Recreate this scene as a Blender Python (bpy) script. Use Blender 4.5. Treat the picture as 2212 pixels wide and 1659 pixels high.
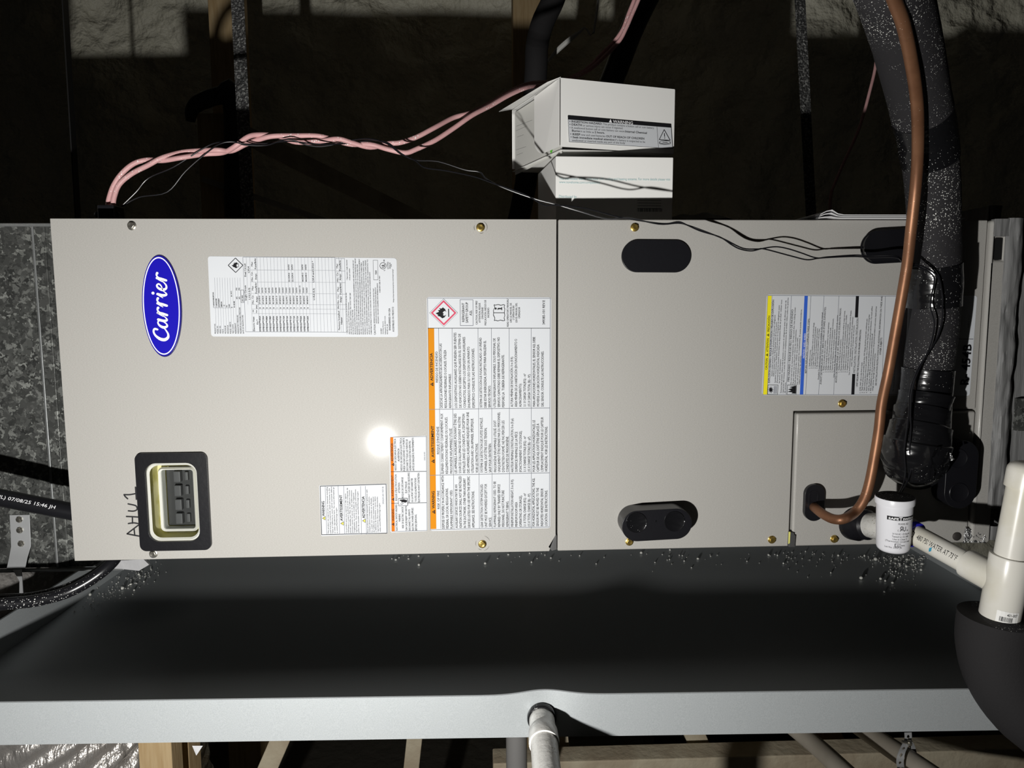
import bpy, bmesh, math, random
import numpy as np
from mathutils import Vector, Matrix, noise
from mathutils.geometry import tessellate_polygon

random.seed(7)
for o in list(bpy.data.objects):
    bpy.data.objects.remove(o)
scn = bpy.context.scene
COL = scn.collection

# ------------------------------------------------------------------ camera
F, CX, CY = 1540.0, 1106.0, 829.5          # focal length / centre in pixels of 2212x1659
RC = np.array([[0.99882876, -0.04820232, -0.00420045],
               [-0.00933228, -0.10673914, -0.99424326],
               [0.04747648, 0.99311797, -0.10706396]])   # world -> camera (x right, y down, z forward)
CAM = np.array([0.5395078, -0.94682767, 0.33382646])
cam = bpy.data.cameras.new('camera')
cam.sensor_fit = 'HORIZONTAL'
cam.sensor_width = 36.0
cam.lens = 36.0 * F / 2212.0
cam.clip_start = 0.02
camo = bpy.data.objects.new('camera', cam)
COL.objects.link(camo)
m = Matrix.Identity(4)
for i in range(3):
    m[i][0] = RC[0][i]
    m[i][1] = -RC[1][i]
    m[i][2] = -RC[2][i]
    m[i][3] = CAM[i]
camo.matrix_world = m
scn.camera = camo

# ------------------------------------------------------------------ light: one hand torch, left of and below the lens
LAMP = (0.285, -0.925, -0.018)
lamp = bpy.data.lights.new('hand_torch', 'AREA')
lamp.shape = 'DISK'
lamp.size = 0.022
lamp.energy = 14.5
lamp.color = (1.0, 0.985, 0.95)
lampo = bpy.data.objects.new('hand_torch', lamp)
lampo.location = LAMP
lampo.rotation_euler = Vector((0.08, 1.0, 0.40)).to_track_quat('-Z', 'Y').to_euler()
COL.objects.link(lampo)
world = bpy.data.worlds.new('attic_dark')
scn.world = world
world.use_nodes = True
world.node_tree.nodes['Background'].inputs[0].default_value = (1.0, 0.97, 0.9, 1)
world.node_tree.nodes['Background'].inputs[1].default_value = 0.003
scn.view_settings.view_transform = 'Standard'
scn.view_settings.look = 'None'
scn.view_settings.exposure = 0.0
scn.view_settings.gamma = 1.0
scn.view_settings.use_curve_mapping = False

# ------------------------------------------------------------------ pixel -> point helpers
def ray(px, py):
    d = RC.T @ np.array([(px - CX) / F, (py - CY) / F, 1.0])
    return d
def Y(px, py, y):                      # on the vertical plane y = const (parallel to the cabinet front)
    d = ray(px, py)
    return CAM + d * ((y - CAM[1]) / d[1])
def Zp(px, py, z):                     # on a level plane
    d = ray(px, py)
    return CAM + d * ((z - CAM[2]) / d[2])
def onplane(px, py, p0, n):
    d = ray(px, py)
    return CAM + d * (np.dot(np.asarray(p0) - CAM, n) / np.dot(d, n))
def unit(v):
    v = np.asarray(v, float)
    return v / (np.linalg.norm(v) + 1e-12)

# ------------------------------------------------------------------ materials
MATS = {}
def mat(name, col, rough=0.5, metal=0.0, bump=None, spec=0.5, coat=0.0, coat_r=0.1, trans=0.0, ior=1.45,
        vary=None, speck=None, stretch=(1, 1, 1), extra=None, alpha=1.0):
    """bump=(scale,strength,detail)  vary=(scale,colour2,lo,hi)  speck=(scale,colour,threshold)"""
    mt = bpy.data.materials.new(name)
    mt.use_nodes = True
    nt = mt.node_tree
    b = nt.nodes['Principled BSDF']
    b.inputs['Base Color'].default_value = (*col, 1)
    b.inputs['Roughness'].default_value = rough
    b.inputs['Metallic'].default_value = metal
    b.inputs['Specular IOR Level'].default_value = spec
    b.inputs['Coat Weight'].default_value = coat
    b.inputs['Coat Roughness'].default_value = coat_r
    b.inputs['Transmission Weight'].default_value = trans
    b.inputs['IOR'].default_value = ior
    b.inputs['Alpha'].default_value = alpha
    L = nt.links.new
    if bump or vary or speck:
        tc = nt.nodes.new('ShaderNodeTexCoord')
        mp = nt.nodes.new('ShaderNodeMapping')
        mp.inputs['Scale'].default_value = stretch
        L(tc.outputs['Object'], mp.inputs['Vector'])
    cur = None
    if vary:
        n = nt.nodes.new('ShaderNodeTexNoise')
        n.inputs['Scale'].default_value = vary[0]
        n.inputs['Detail'].default_value = 6
        L(mp.outputs[0], n.inputs['Vector'])
        r = nt.nodes.new('ShaderNodeValToRGB')
        r.color_ramp.elements[0].position = vary[2]
        r.color_ramp.elements[0].color = (*col, 1)
        r.color_ramp.elements[1].position = vary[3]
        r.color_ramp.elements[1].color = (*vary[1], 1)
        L(n.outputs['Fac'], r.inputs[0])
        cur = r.outputs[0]
        L(cur, b.inputs['Base Color'])
    if speck:
        v = nt.nodes.new('ShaderNodeTexVoronoi')
        v.inputs['Scale'].default_value = speck[0]
        L(tc.outputs['Object'], v.inputs['Vector'])
        lt = nt.nodes.new('ShaderNodeMath')
        lt.operation = 'LESS_THAN'
        L(v.outputs['Distance'], lt.inputs[0])
        # vary dot size per cell, and clump them
        sx = nt.nodes.new('ShaderNodeSeparateColor')
        L(v.outputs['Color'], sx.inputs[0])
        mul = nt.nodes.new('ShaderNodeMath')
        mul.operation = 'MULTIPLY'
        L(sx.outputs[0], mul.inputs[0])
        nn = nt.nodes.new('ShaderNodeTexNoise')
        nn.inputs['Scale'].default_value = 14
        L(tc.outputs['Object'], nn.inputs['Vector'])
        mr = nt.nodes.new('ShaderNodeMapRange')
        mr.inputs[1].default_value = 0.36
        mr.inputs[2].default_value = 0.60
        mr.inputs[3].default_value = 0.0
        mr.inputs[4].default_value = speck[2]
        L(nn.outputs['Fac'], mr.inputs[0])
        L(mr.outputs[0], mul.inputs[1])
        L(mul.outputs[0], lt.inputs[1])
        mx = nt.nodes.new('ShaderNodeMix')
        mx.data_type = 'RGBA'
        L(lt.outputs[0], mx.inputs[0])
        if cur is not None:
            L(cur, mx.inputs[6])
        else:
            mx.inputs[6].default_value = (*col, 1)
        mx.inputs[7].default_value = (*speck[1], 1)
        L(mx.outputs[2], b.inputs['Base Color'])
    if bump:
        n = nt.nodes.new('ShaderNodeTexNoise')
        n.inputs['Scale'].default_value = bump[0]
        n.inputs['Detail'].default_value = bump[2] if len(bump) > 2 else 3
        L(mp.outputs[0], n.inputs['Vector'])
        bp = nt.nodes.new('ShaderNodeBump')
        bp.inputs['Strength'].default_value = bump[1]
        bp.inputs['Distance'].default_value = bump[3] if len(bump) > 3 else 0.002
        L(n.outputs['Fac'], bp.inputs['Height'])
        L(bp.outputs[0], b.inputs['Normal'])
    if extra:
        extra(nt, b)
    MATS[name] = mt
    return mt

def spangle(nt, b):
    L = nt.links.new
    tc = nt.nodes.new('ShaderNodeTexCoord')
    nz = nt.nodes.new('ShaderNodeTexNoise')
    nz.inputs['Scale'].default_value = 130
    nz.inputs['Detail'].default_value = 4
    L(tc.outputs['Object'], nz.inputs['Vector'])
    ad = nt.nodes.new('ShaderNodeMix')
    ad.data_type = 'VECTOR'
    ad.inputs[0].default_value = 0.03
    L(tc.outputs['Object'], ad.inputs[4])
    L(nz.outputs['Color'], ad.inputs[5])
    v = nt.nodes.new('ShaderNodeTexVoronoi')
    v.inputs['Scale'].default_value = 140
    L(ad.outputs[1], v.inputs['Vector'])
    sx = nt.nodes.new('ShaderNodeSeparateColor')
    L(v.outputs['Color'], sx.inputs[0])
    r = nt.nodes.new('ShaderNodeValToRGB')
    e = r.color_ramp.elements
    e[0].position = 0.0
    e[0].color = (0.05, 0.052, 0.05, 1)
    e[1].position = 1.0
    e[1].color = (0.32, 0.33, 0.31, 1)
    k = e.new(0.7)
    k.color = (0.115, 0.118, 0.112, 1)
    L(sx.outputs[0], r.inputs[0])
    L(r.outputs[0], b.inputs['Base Color'])
    rr = nt.nodes.new('ShaderNodeMapRange')
    rr.inputs[3].default_value = 0.3
    rr.inputs[4].default_value = 0.6
    L(sx.outputs[1], rr.inputs[0])
    L(rr.outputs[0], b.inputs['Roughness'])

def galv_fine(nt, b):
    L = nt.links.new
    tc = nt.nodes.new('ShaderNodeTexCoord')
    n = nt.nodes.new('ShaderNodeTexNoise')
    n.inputs['Scale'].default_value = 1000
    n.inputs['Detail'].default_value = 3
    L(tc.outputs['Object'], n.inputs['Vector'])
    r = nt.nodes.new('ShaderNodeValToRGB')
    e = r.color_ramp.elements
    e[0].position = 0.35
    e[0].color = (0.365, 0.388, 0.398, 1)
    e[1].position = 0.65
    e[1].color = (0.425, 0.448, 0.458, 1)
    L(n.outputs['Fac'], r.inputs[0])
    L(r.outputs[0], b.inputs['Base Color'])

mat('paint', (0.380, 0.369, 0.347), 0.60, 0.05, bump=(1500, 0.08, 2, 0.0004), spec=0.22, coat=0.065, coat_r=0.095, stretch=(0.35, 1, 1.0),
    vary=(1400, (0.43, 0.418, 0.393), 0.35, 0.65))
mat('roof', (0.07, 0.06, 0.045), 0.8, bump=(20, 0.6, 4, 0.02))
mat('label', (0.62, 0.64, 0.67), 0.5, spec=0.15)
mat('ink', (0.012, 0.012, 0.014), 0.6, spec=0.12)
mat('ink_grey', (0.16, 0.17, 0.2), 0.5, spec=0.3)
mat('print_pale', (0.42, 0.42, 0.42), 0.5)
mat('ink_white', (0.9, 0.9, 0.92), 0.4)
mat('orange', (0.62, 0.23, 0.012), 0.7, spec=0.05)
mat('red_orange', (0.66, 0.17, 0.012), 0.7, spec=0.05)
mat('yellow', (0.90, 0.80, 0.02), 0.4)
mat('blue_ink', (0.04, 0.13, 0.62), 0.4)
mat('red_ink', (0.55, 0.02, 0.08), 0.4)
mat('teal_ink', (0.42, 0.62, 0.64), 0.5)
mat('green_ink', (0.12, 0.62, 0.03), 0.5)
mat('marker', (0.01, 0.01, 0.012), 0.5)
mat('badge_blue', (0.012, 0.008, 0.42), 0.25, coat=0.5, coat_r=0.1)
mat('badge_dark', (0.015, 0.012, 0.13), 0.3)
mat('black_plastic', (0.008, 0.008, 0.010), 0.32, bump=(160, 0.12, 3, 0.001), spec=0.45)
mat('black_gloss', (0.007, 0.007, 0.008), 0.2, bump=(26, 0.5, 2, 0.006), spec=0.5, stretch=(1, 1, 2.6), speck=(420, (0.6, 0.6, 0.58), 0.26))
mat('rubber_foam', (0.022, 0.021, 0.023), 0.75, bump=(350, 0.3, 3, 0.001), spec=0.25, speck=(560, (0.65, 0.65, 0.62), 0.40))
mat('rubber_plain', (0.022, 0.021, 0.022), 0.8, bump=(350, 0.3, 3, 0.001), spec=0.2)
mat('wire_black', (0.008, 0.008, 0.01), 0.3, spec=0.5)
mat('cable_black', (0.010, 0.010, 0.012), 0.28, spec=0.55)
mat('cable_speck', (0.010, 0.010, 0.012), 0.28, spec=0.55, speck=(420, (0.6, 0.6, 0.58), 0.4))
mat('pink', (0.56, 0.31, 0.31), 0.45, spec=0.35, vary=(60, (0.62, 0.36, 0.355), 0.35, 0.65), speck=(330, (0.8, 0.72, 0.7), 0.35))
mat('copper', (0.26, 0.125, 0.066), 0.45, 0.55, bump=(60, 0.15, 4, 0.001), vary=(30, (0.20, 0.092, 0.048), 0.4, 0.65),
    speck=(420, (0.70, 0.60, 0.5), 0.2))
mat('pvc', (0.74, 0.72, 0.66), 0.28, spec=0.5, vary=(14, (0.66, 0.63, 0.53), 0.45, 0.6))
mat('pvc_white', (0.80, 0.80, 0.80), 0.25, spec=0.5)
mat('switch_white', (0.78, 0.78, 0.82), 0.3, spec=0.5)
mat('pvc_over', (0.66, 0.65, 0.62), 0.3, spec=0.5, bump=(160, 0.35, 3, 0.0015), speck=(360, (0.30, 0.28, 0.20), 0.36))
mat('pvc_grey', (0.20, 0.195, 0.19), 0.45)
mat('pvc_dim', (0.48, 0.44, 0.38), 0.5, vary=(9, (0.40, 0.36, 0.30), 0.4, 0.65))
mat('primer_blue', (0.02, 0.02, 0.42), 0.3)
mat('galv', (0.4, 0.42, 0.43), 0.40, 0.25, extra=galv_fine, bump=(420, 0.08, 2, 0.0005))
mat('duct', (0.2, 0.2, 0.2), 0.45, 0.45, extra=spangle)
mat('duct_plain', (0.30, 0.31, 0.31), 0.38, 0.6, bump=(90, 0.15, 3, 0.001), stretch=(6, 6, 0.6))
mat('strap_steel', (0.50, 0.51, 0.52), 0.42, 0.35, bump=(90, 0.2, 3, 0.001))
mat('strap_dark', (0.05, 0.05, 0.05), 0.5, 0.3, bump=(260, 0.9, 2, 0.004), spec=0.6, vary=(230, (0.30, 0.30, 0.29), 0.50, 0.66))
mat('foil', (0.60, 0.57, 0.54), 0.30, 0.6, bump=(38, 0.9, 5, 0.012), stretch=(1.6, 1, 0.45))
mat('foil_tape', (0.6, 0.6, 0.6), 0.25, 0.9, bump=(110, 1.0, 4, 0.01))
mat('sealant', (0.40, 0.40, 0.41), 0.4, bump=(60, 0.5, 4, 0.004))
mat('mastic', (0.16, 0.16, 0.16), 0.5, bump=(70, 0.45, 5, 0.004), stretch=(3, 3, 0.16), spec=0.4, vary=(60, (0.22, 0.22, 0.22), 0.4, 0.6))
mat('gold', (0.62, 0.44, 0.12), 0.25, 0.9)
mat('steel', (0.45, 0.43, 0.38), 0.28, 0.9)
mat('rivet', (0.10, 0.09, 0.085), 0.4, 0.6)
mat('card', (0.88, 0.875, 0.85), 0.5, spec=0.3)
mat('card_in', (0.66, 0.655, 0.62), 0.6, spec=0.2)
mat('paper', (0.78, 0.78, 0.79), 0.6)
mat('wood', (0.58, 0.43, 0.24), 0.7, bump=(60, 0.25, 4, 0.002), stretch=(6, 6, 0.5), vary=(22, (0.48, 0.33, 0.165), 0.4, 0.65))
mat('wood_pale', (0.42, 0.35, 0.25), 0.8, bump=(70, 0.5, 4, 0.004), vary=(18, (0.52, 0.46, 0.34), 0.4, 0.65))
mat('foam_wall', (0.84, 0.81, 0.66), 0.5, bump=(7, 1.0, 5, 0.10), vary=(5, (0.90, 0.87, 0.72), 0.4, 0.65))
mat('floor_dark', (0.05, 0.045, 0.035), 0.9, bump=(20, 0.6, 4, 0.02))
mat('recess', (0.62, 0.60, 0.36), 0.45, vary=(40, (0.45, 0.42, 0.12), 0.45, 0.62))
mat('cream_trim', (0.74, 0.74, 0.68), 0.3)
def clear_sheet(nt, b):
    L = nt.links.new
    out = nt.nodes['Material Output']
    tr = nt.nodes.new('ShaderNodeBsdfTransparent')
    tr.inputs[0].default_value = (0.93, 0.94, 0.93, 1)
    gl = nt.nodes.new('ShaderNodeBsdfGlossy')
    gl.inputs['Roughness'].default_value = 0.06
    fr = nt.nodes.new('ShaderNodeFresnel')
    mx = nt.nodes.new('ShaderNodeMixShader')
    L(fr.outputs[0], mx.inputs[0])
    L(tr.outputs[0], mx.inputs[1])
    L(gl.outputs[0], mx.inputs[2])
    L(mx.outputs[0], out.inputs['Surface'])
mat('clear', (0.92, 0.93, 0.92), 0.04, extra=clear_sheet)
mat('breaker', (0.035, 0.035, 0.037), 0.45)
mat('breaker_lever', (0.09, 0.09, 0.095), 0.4)
mat('yellow_tab', (0.75, 0.72, 0.20), 0.5)
mat('grey_tab', (0.10, 0.10, 0.10), 0.5, 0.4)
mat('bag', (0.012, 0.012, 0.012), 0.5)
mat('crumb', (0.62, 0.62, 0.58), 0.7)
mat('blue_stain', (0.05, 0.32, 0.50), 0.4)
mat('dent', (0.55, 0.54, 0.5), 0.2, 0.8)

# ------------------------------------------------------------------ mesh helpers
def link(o):
    COL.objects.link(o)
    return o
def thing(name, label, cat, loc=(0, 0, 0), group=None):
    o = link(bpy.data.objects.new(name, None))
    o.location = loc
    o.empty_display_size = 0.02
    o['origin'] = [float(c) for c in loc]
    o['label'] = label
    o['category'] = cat
    if group:
        o['group'] = group
    return o
def org(o):
    return np.array(o['origin'] if o is not None and 'origin' in o.keys() else (0, 0, 0), float)
def tag(o, label, cat, group=None):
    o['label'] = label
    o['category'] = cat
    if group:
        o['group'] = group
    return o
def obj(name, geo, material, parent=None, smooth=False, bevel=0, seg=2, label=None):
    """geo=(verts,faces) in world metres -> one mesh object (a part when parent is given)"""
    V, Fc = geo
    V = np.asarray(V, float).reshape(-1, 3)
    if parent is not None:
        o0 = org(parent)
    else:
        o0 = np.array([(V[:, 0].min() + V[:, 0].max()) / 2, (V[:, 1].min() + V[:, 1].max()) / 2, V[:, 2].min()])
    me = bpy.data.meshes.new(name)
    me.from_pydata((V - o0).tolist(), [], [list(map(int, f)) for f in Fc])
    me.validate()
    me.update()
    me.materials.append(MATS[material])
    if smooth:
        for p in me.polygons:
            p.use_smooth = True
    o = link(bpy.data.objects.new(name, me))
    o['origin'] = o0.tolist()
    if parent is not None:
        o.parent = parent
    else:
        o.location = o0
    if bevel:
        md = o.modifiers.new('bevel', 'BEVEL')
        md.width = bevel
        md.segments = seg
        md.limit_method = 'ANGLE'
        md.angle_limit = math.radians(35)
        md.harden_normals = False
        for p in me.polygons:
            p.use_smooth = True
        md2 = o.modifiers.new('wn', 'WEIGHTED_NORMAL')
        md2.keep_sharp = True
    elif smooth == 'auto':
        try:
            me.set_sharp_from_angle(angle=math.radians(40))
        except Exception:
            pass
    if label:
        o['label'] = label
    return o
def merge(*gs):
    V, Fc, n = [], [], 0
    for g in gs:
        v = np.asarray(g[0], float).reshape(-1, 3)
        V.append(v)
        Fc += [[i + n for i in f] for f in g[1]]
        n += len(v)
    return (np.vstack(V) if V else np.zeros((0, 3)), Fc)
def box(x0, x1, y0, y1, z0, z1):
    v = [(x, y, z) for x in (x0, x1) for y in (y0, y1) for z in (z0, z1)]
    return (v, [(0, 1, 3, 2), (4, 6, 7, 5), (0, 4, 5, 1), (2, 3, 7, 6), (0, 2, 6, 4), (1, 5, 7, 3)])
def hexa(b, t):                       # bottom quad, top quad (same winding)
    v = list(b) + list(t)
    n = len(b)
    return (v, [tuple(range(n))[::-1], tuple(range(n, 2 * n))] + [(i, (i + 1) % n, n + (i + 1) % n, n + i) for i in range(n)])
def beam(a, b, w, d, up=(0, 1, 0)):   # rectangular bar
    a, b = np.asarray(a, float), np.asarray(b, float)
    u = unit(b - a)
    s = unit(np.cross(u, up))
    q = np.cross(s, u)
    c = [s * w / 2 * i + q * d / 2 * j for i, j in ((-1, -1), (1, -1), (1, 1), (-1, 1))]
    return hexa([a + k for k in c], [b + k for k in c])
def smoothpath(P, sub=6):
    P = np.asarray(P, float)
    n = len(P)
    out = []
    for i in range(n - 1):
        p0, p1, p2, p3 = P[max(i - 1, 0)], P[i], P[i + 1], P[min(i + 2, n - 1)]
        for k in range(sub):
            t = k / sub
            out.append(0.5 * ((2 * p1) + (-p0 + p2) * t + (2 * p0 - 5 * p1 + 4 * p2 - p3) * t * t + (-p0 + 3 * p1 - 3 * p2 + p3) * t ** 3))
    out.append(P[-1])
    return np.array(out)
def tube(P, r, n=12, sub=6, caps=True, wob=0.0, seed=0, flat=1.0):
    """P = [(x,y,z),...]; r = number or list of radii"""
    P = np.asarray(P, float)
    rr = np.full(len(P), r, float) if np.isscalar(r) else np.asarray(r, float)
    if sub > 1:
        Q = smoothpath(np.column_stack([P, rr]), sub)
    else:
        Q = np.column_stack([P, rr])
    P, rr = Q[:, :3], Q[:, 3]
    T = np.gradient(P, axis=0)
    T /= np.linalg.norm(T, axis=1)[:, None] + 1e-12
    ref = np.array([0, -1.0, 0]) if abs(T[0][1]) < 0.9 else np.array([1.0, 0, 0])
    s = unit(np.cross(T[0], ref))
    V, Fc = [], []
    for i in range(len(P)):
        s = unit(s - T[i] * np.dot(s, T[i]))
        q = np.cross(T[i], s)
        for k in range(n):
            a = 2 * math.pi * k / n
            rad = rr[i]
            if wob:
                d = s * math.cos(a) + q * math.sin(a)
                rad *= 1 + wob * noise.noise(Vector((P[i] + d * rr[i]) * 38 + seed))
            V.append(P[i] + s * math.cos(a) * rad + q * math.sin(a) * rad * flat)
    for i in range(len(P) - 1):
        for k in range(n):
            a, b = i * n + k, i * n + (k + 1) % n
            Fc.append((a, b, b + n, a + n))
    if caps:
        Fc.append(tuple(range(n))[::-1])
        Fc.append(tuple((len(P) - 1) * n + k for k in range(n)))
    return (np.array(V), Fc)
def lathe(A, ax, prof, n=28, closed=False):
    """prof = [(distance along axis, radius)]"""
    A = np.asarray(A, float)
    u = unit(ax)
    s = unit(np.cross(u, (0.3, 1, 0.2)))
    q = np.cross(u, s)
    V, Fc = [], []
    for h, r in prof:
        for k in range(n):
            a = 2 * math.pi * k / n
            V.append(A + u * h + (s * math.cos(a) + q * math.sin(a)) * r)
    m_ = len(prof)
    for i in range(m_ - 1):
        for k in range(n):
            a, b = i * n + k, i * n + (k + 1) % n
            Fc.append((a, b, b + n, a + n))
    if prof[0][1] > 1e-6:
        Fc.append(tuple(range(n))[::-1])
    if prof[-1][1] > 1e-6 and not closed:
        Fc.append(tuple((m_ - 1) * n + k for k in range(n)))
    return (np.array(V), Fc)
def rrect(w, h, r, n=6):
    out = []
    for cx_, cz_, a0 in ((w / 2 - r, h / 2 - r, 0), (-w / 2 + r, h / 2 - r, 90), (-w / 2 + r, -h / 2 + r, 180), (w / 2 - r, -h / 2 + r, 270)):
        for k in range(n + 1):
            a = math.radians(a0 + 90 * k / n)
            out.append((cx_ + r * math.cos(a), cz_ + r * math.sin(a)))
    return out
def ellipse(rx, rz, n=48):
    return [(rx * math.cos(2 * math.pi * k / n), rz * math.sin(2 * math.pi * k / n)) for k in range(n)]
def plate(outer, y0, y1, holes=(), rot=0.0, c=(0, 0)):
    """outline in (x,z), front at y0 (towards the lens), back at y1"""
    cr, sr = math.cos(rot), math.sin(rot)
    def tr(p):
        return (c[0] + p[0] * cr - p[1] * sr, c[1] + p[0] * sr + p[1] * cr)
    loops = [[tr(p) for p in outer]] + [[tr(p) for p in h] for h in holes]
    flat = [p for l in loops for p in l]
    n = len(flat)
    if holes:
        tris = tessellate_polygon([[Vector((p[0], p[1], 0)) for p in l] for l in loops])
    else:
        tris = [tuple(range(n))]
    V = [(p[0], y0, p[1]) for p in flat] + [(p[0], y1, p[1]) for p in flat]
    Fc = []
    for t in tris:
        a = np.array([flat[i] for i in t])
        area = np.sum(a[:, 0] * np.roll(a[:, 1], -1) - np.roll(a[:, 0], -1) * a[:, 1])
        t = list(t) if area > 0 else list(t)[::-1]
        Fc.append(t)
        Fc.append([i + n for i in t][::-1])
    s = 0
    for l in loops:
        k = len(l)
        a = np.array(l)
        area = np.sum(a[:, 0] * np.roll(a[:, 1], -1) - np.roll(a[:, 0], -1) * a[:, 1])
        hole = s > 0
        ccw = area > 0
        for i in range(k):
            p, q = s + i, s + (i + 1) % k
            f = [p, p + n, q + n, q]
            if ccw == hole:
                f = f[::-1]
            Fc.append(f)
        s += k
    return (np.array(V), Fc)
def pq(px, py, y=0.0):
    p = Y(px, py, y)
    return (p[0], p[2])

# ------------------------------------------------------------------ lettering
QUEUE = []            # (store, text, fn, bold, shear)
def text_into(store, s, fn, bold=0.0, shear=0.0):
    if 'M' in s and bold < 0.019:
        bold = 0.0                    # the built-in M closes up when thickened
    QUEUE.append((store, s, fn, bold, shear))
def run_queue():
    objs = []
    cache = {}
    for store, s, fn, bold, shear in QUEUE:
        key = (s, bold, shear)
        if key not in cache:
            cu = bpy.data.curves.new('txt', 'FONT')
            cu.body = s
            cu.size = 1.0
            cu.resolution_u = 2
            cu.offset = bold
            cu.shear = shear
            cu.fill_mode = 'FRONT'
            cache[key] = link(bpy.data.objects.new('txt', cu))
    bpy.context.view_layer.update()
    dg = bpy.context.evaluated_depsgraph_get()
    geo = {}
    for key, o in cache.items():
        ev = o.evaluated_get(dg)
        me = ev.to_mesh()
        n = len(me.vertices)
        co = np.zeros(n * 3)
        me.vertices.foreach_get('co', co)
        geo[key] = (co.reshape(-1, 3)[:, :2], [list(p.vertices) for p in me.polygons])
        ev.to_mesh_clear()
    for key, o in cache.items():
        cu = o.data
        bpy.data.objects.remove(o)
        bpy.data.curves.remove(cu)
    for store, s, fn, bold, shear in QUEUE:
        co, fc = geo[(s, bold, shear)]
        if len(co) == 0:
            continue
        u = co[:, 0] - co[:, 0].min()
        u = u / max(u.max(), 1e-6)
        v = co[:, 1] / 0.729                       # 1.0 = cap height
        store.append((fn(u, v), fc))
    QUEUE.clear()
PENDING = []
def later(name, store, material, parent, label=None):
    PENDING.append((name, store, material, parent, label))
def flush():
    run_queue()
    for name, store, material, parent, label in PENDING:
        if store:
            obj(name, merge(*store), material, parent, label=label)
    PENDING.clear()
def planar(S, u, v, length, cap):
    S, u, v = np.asarray(S, float), np.asarray(u, float), np.asarray(v, float)
    return lambda a, b: S + np.outer(a * length, u) + np.outer(b * cap, v)

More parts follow.
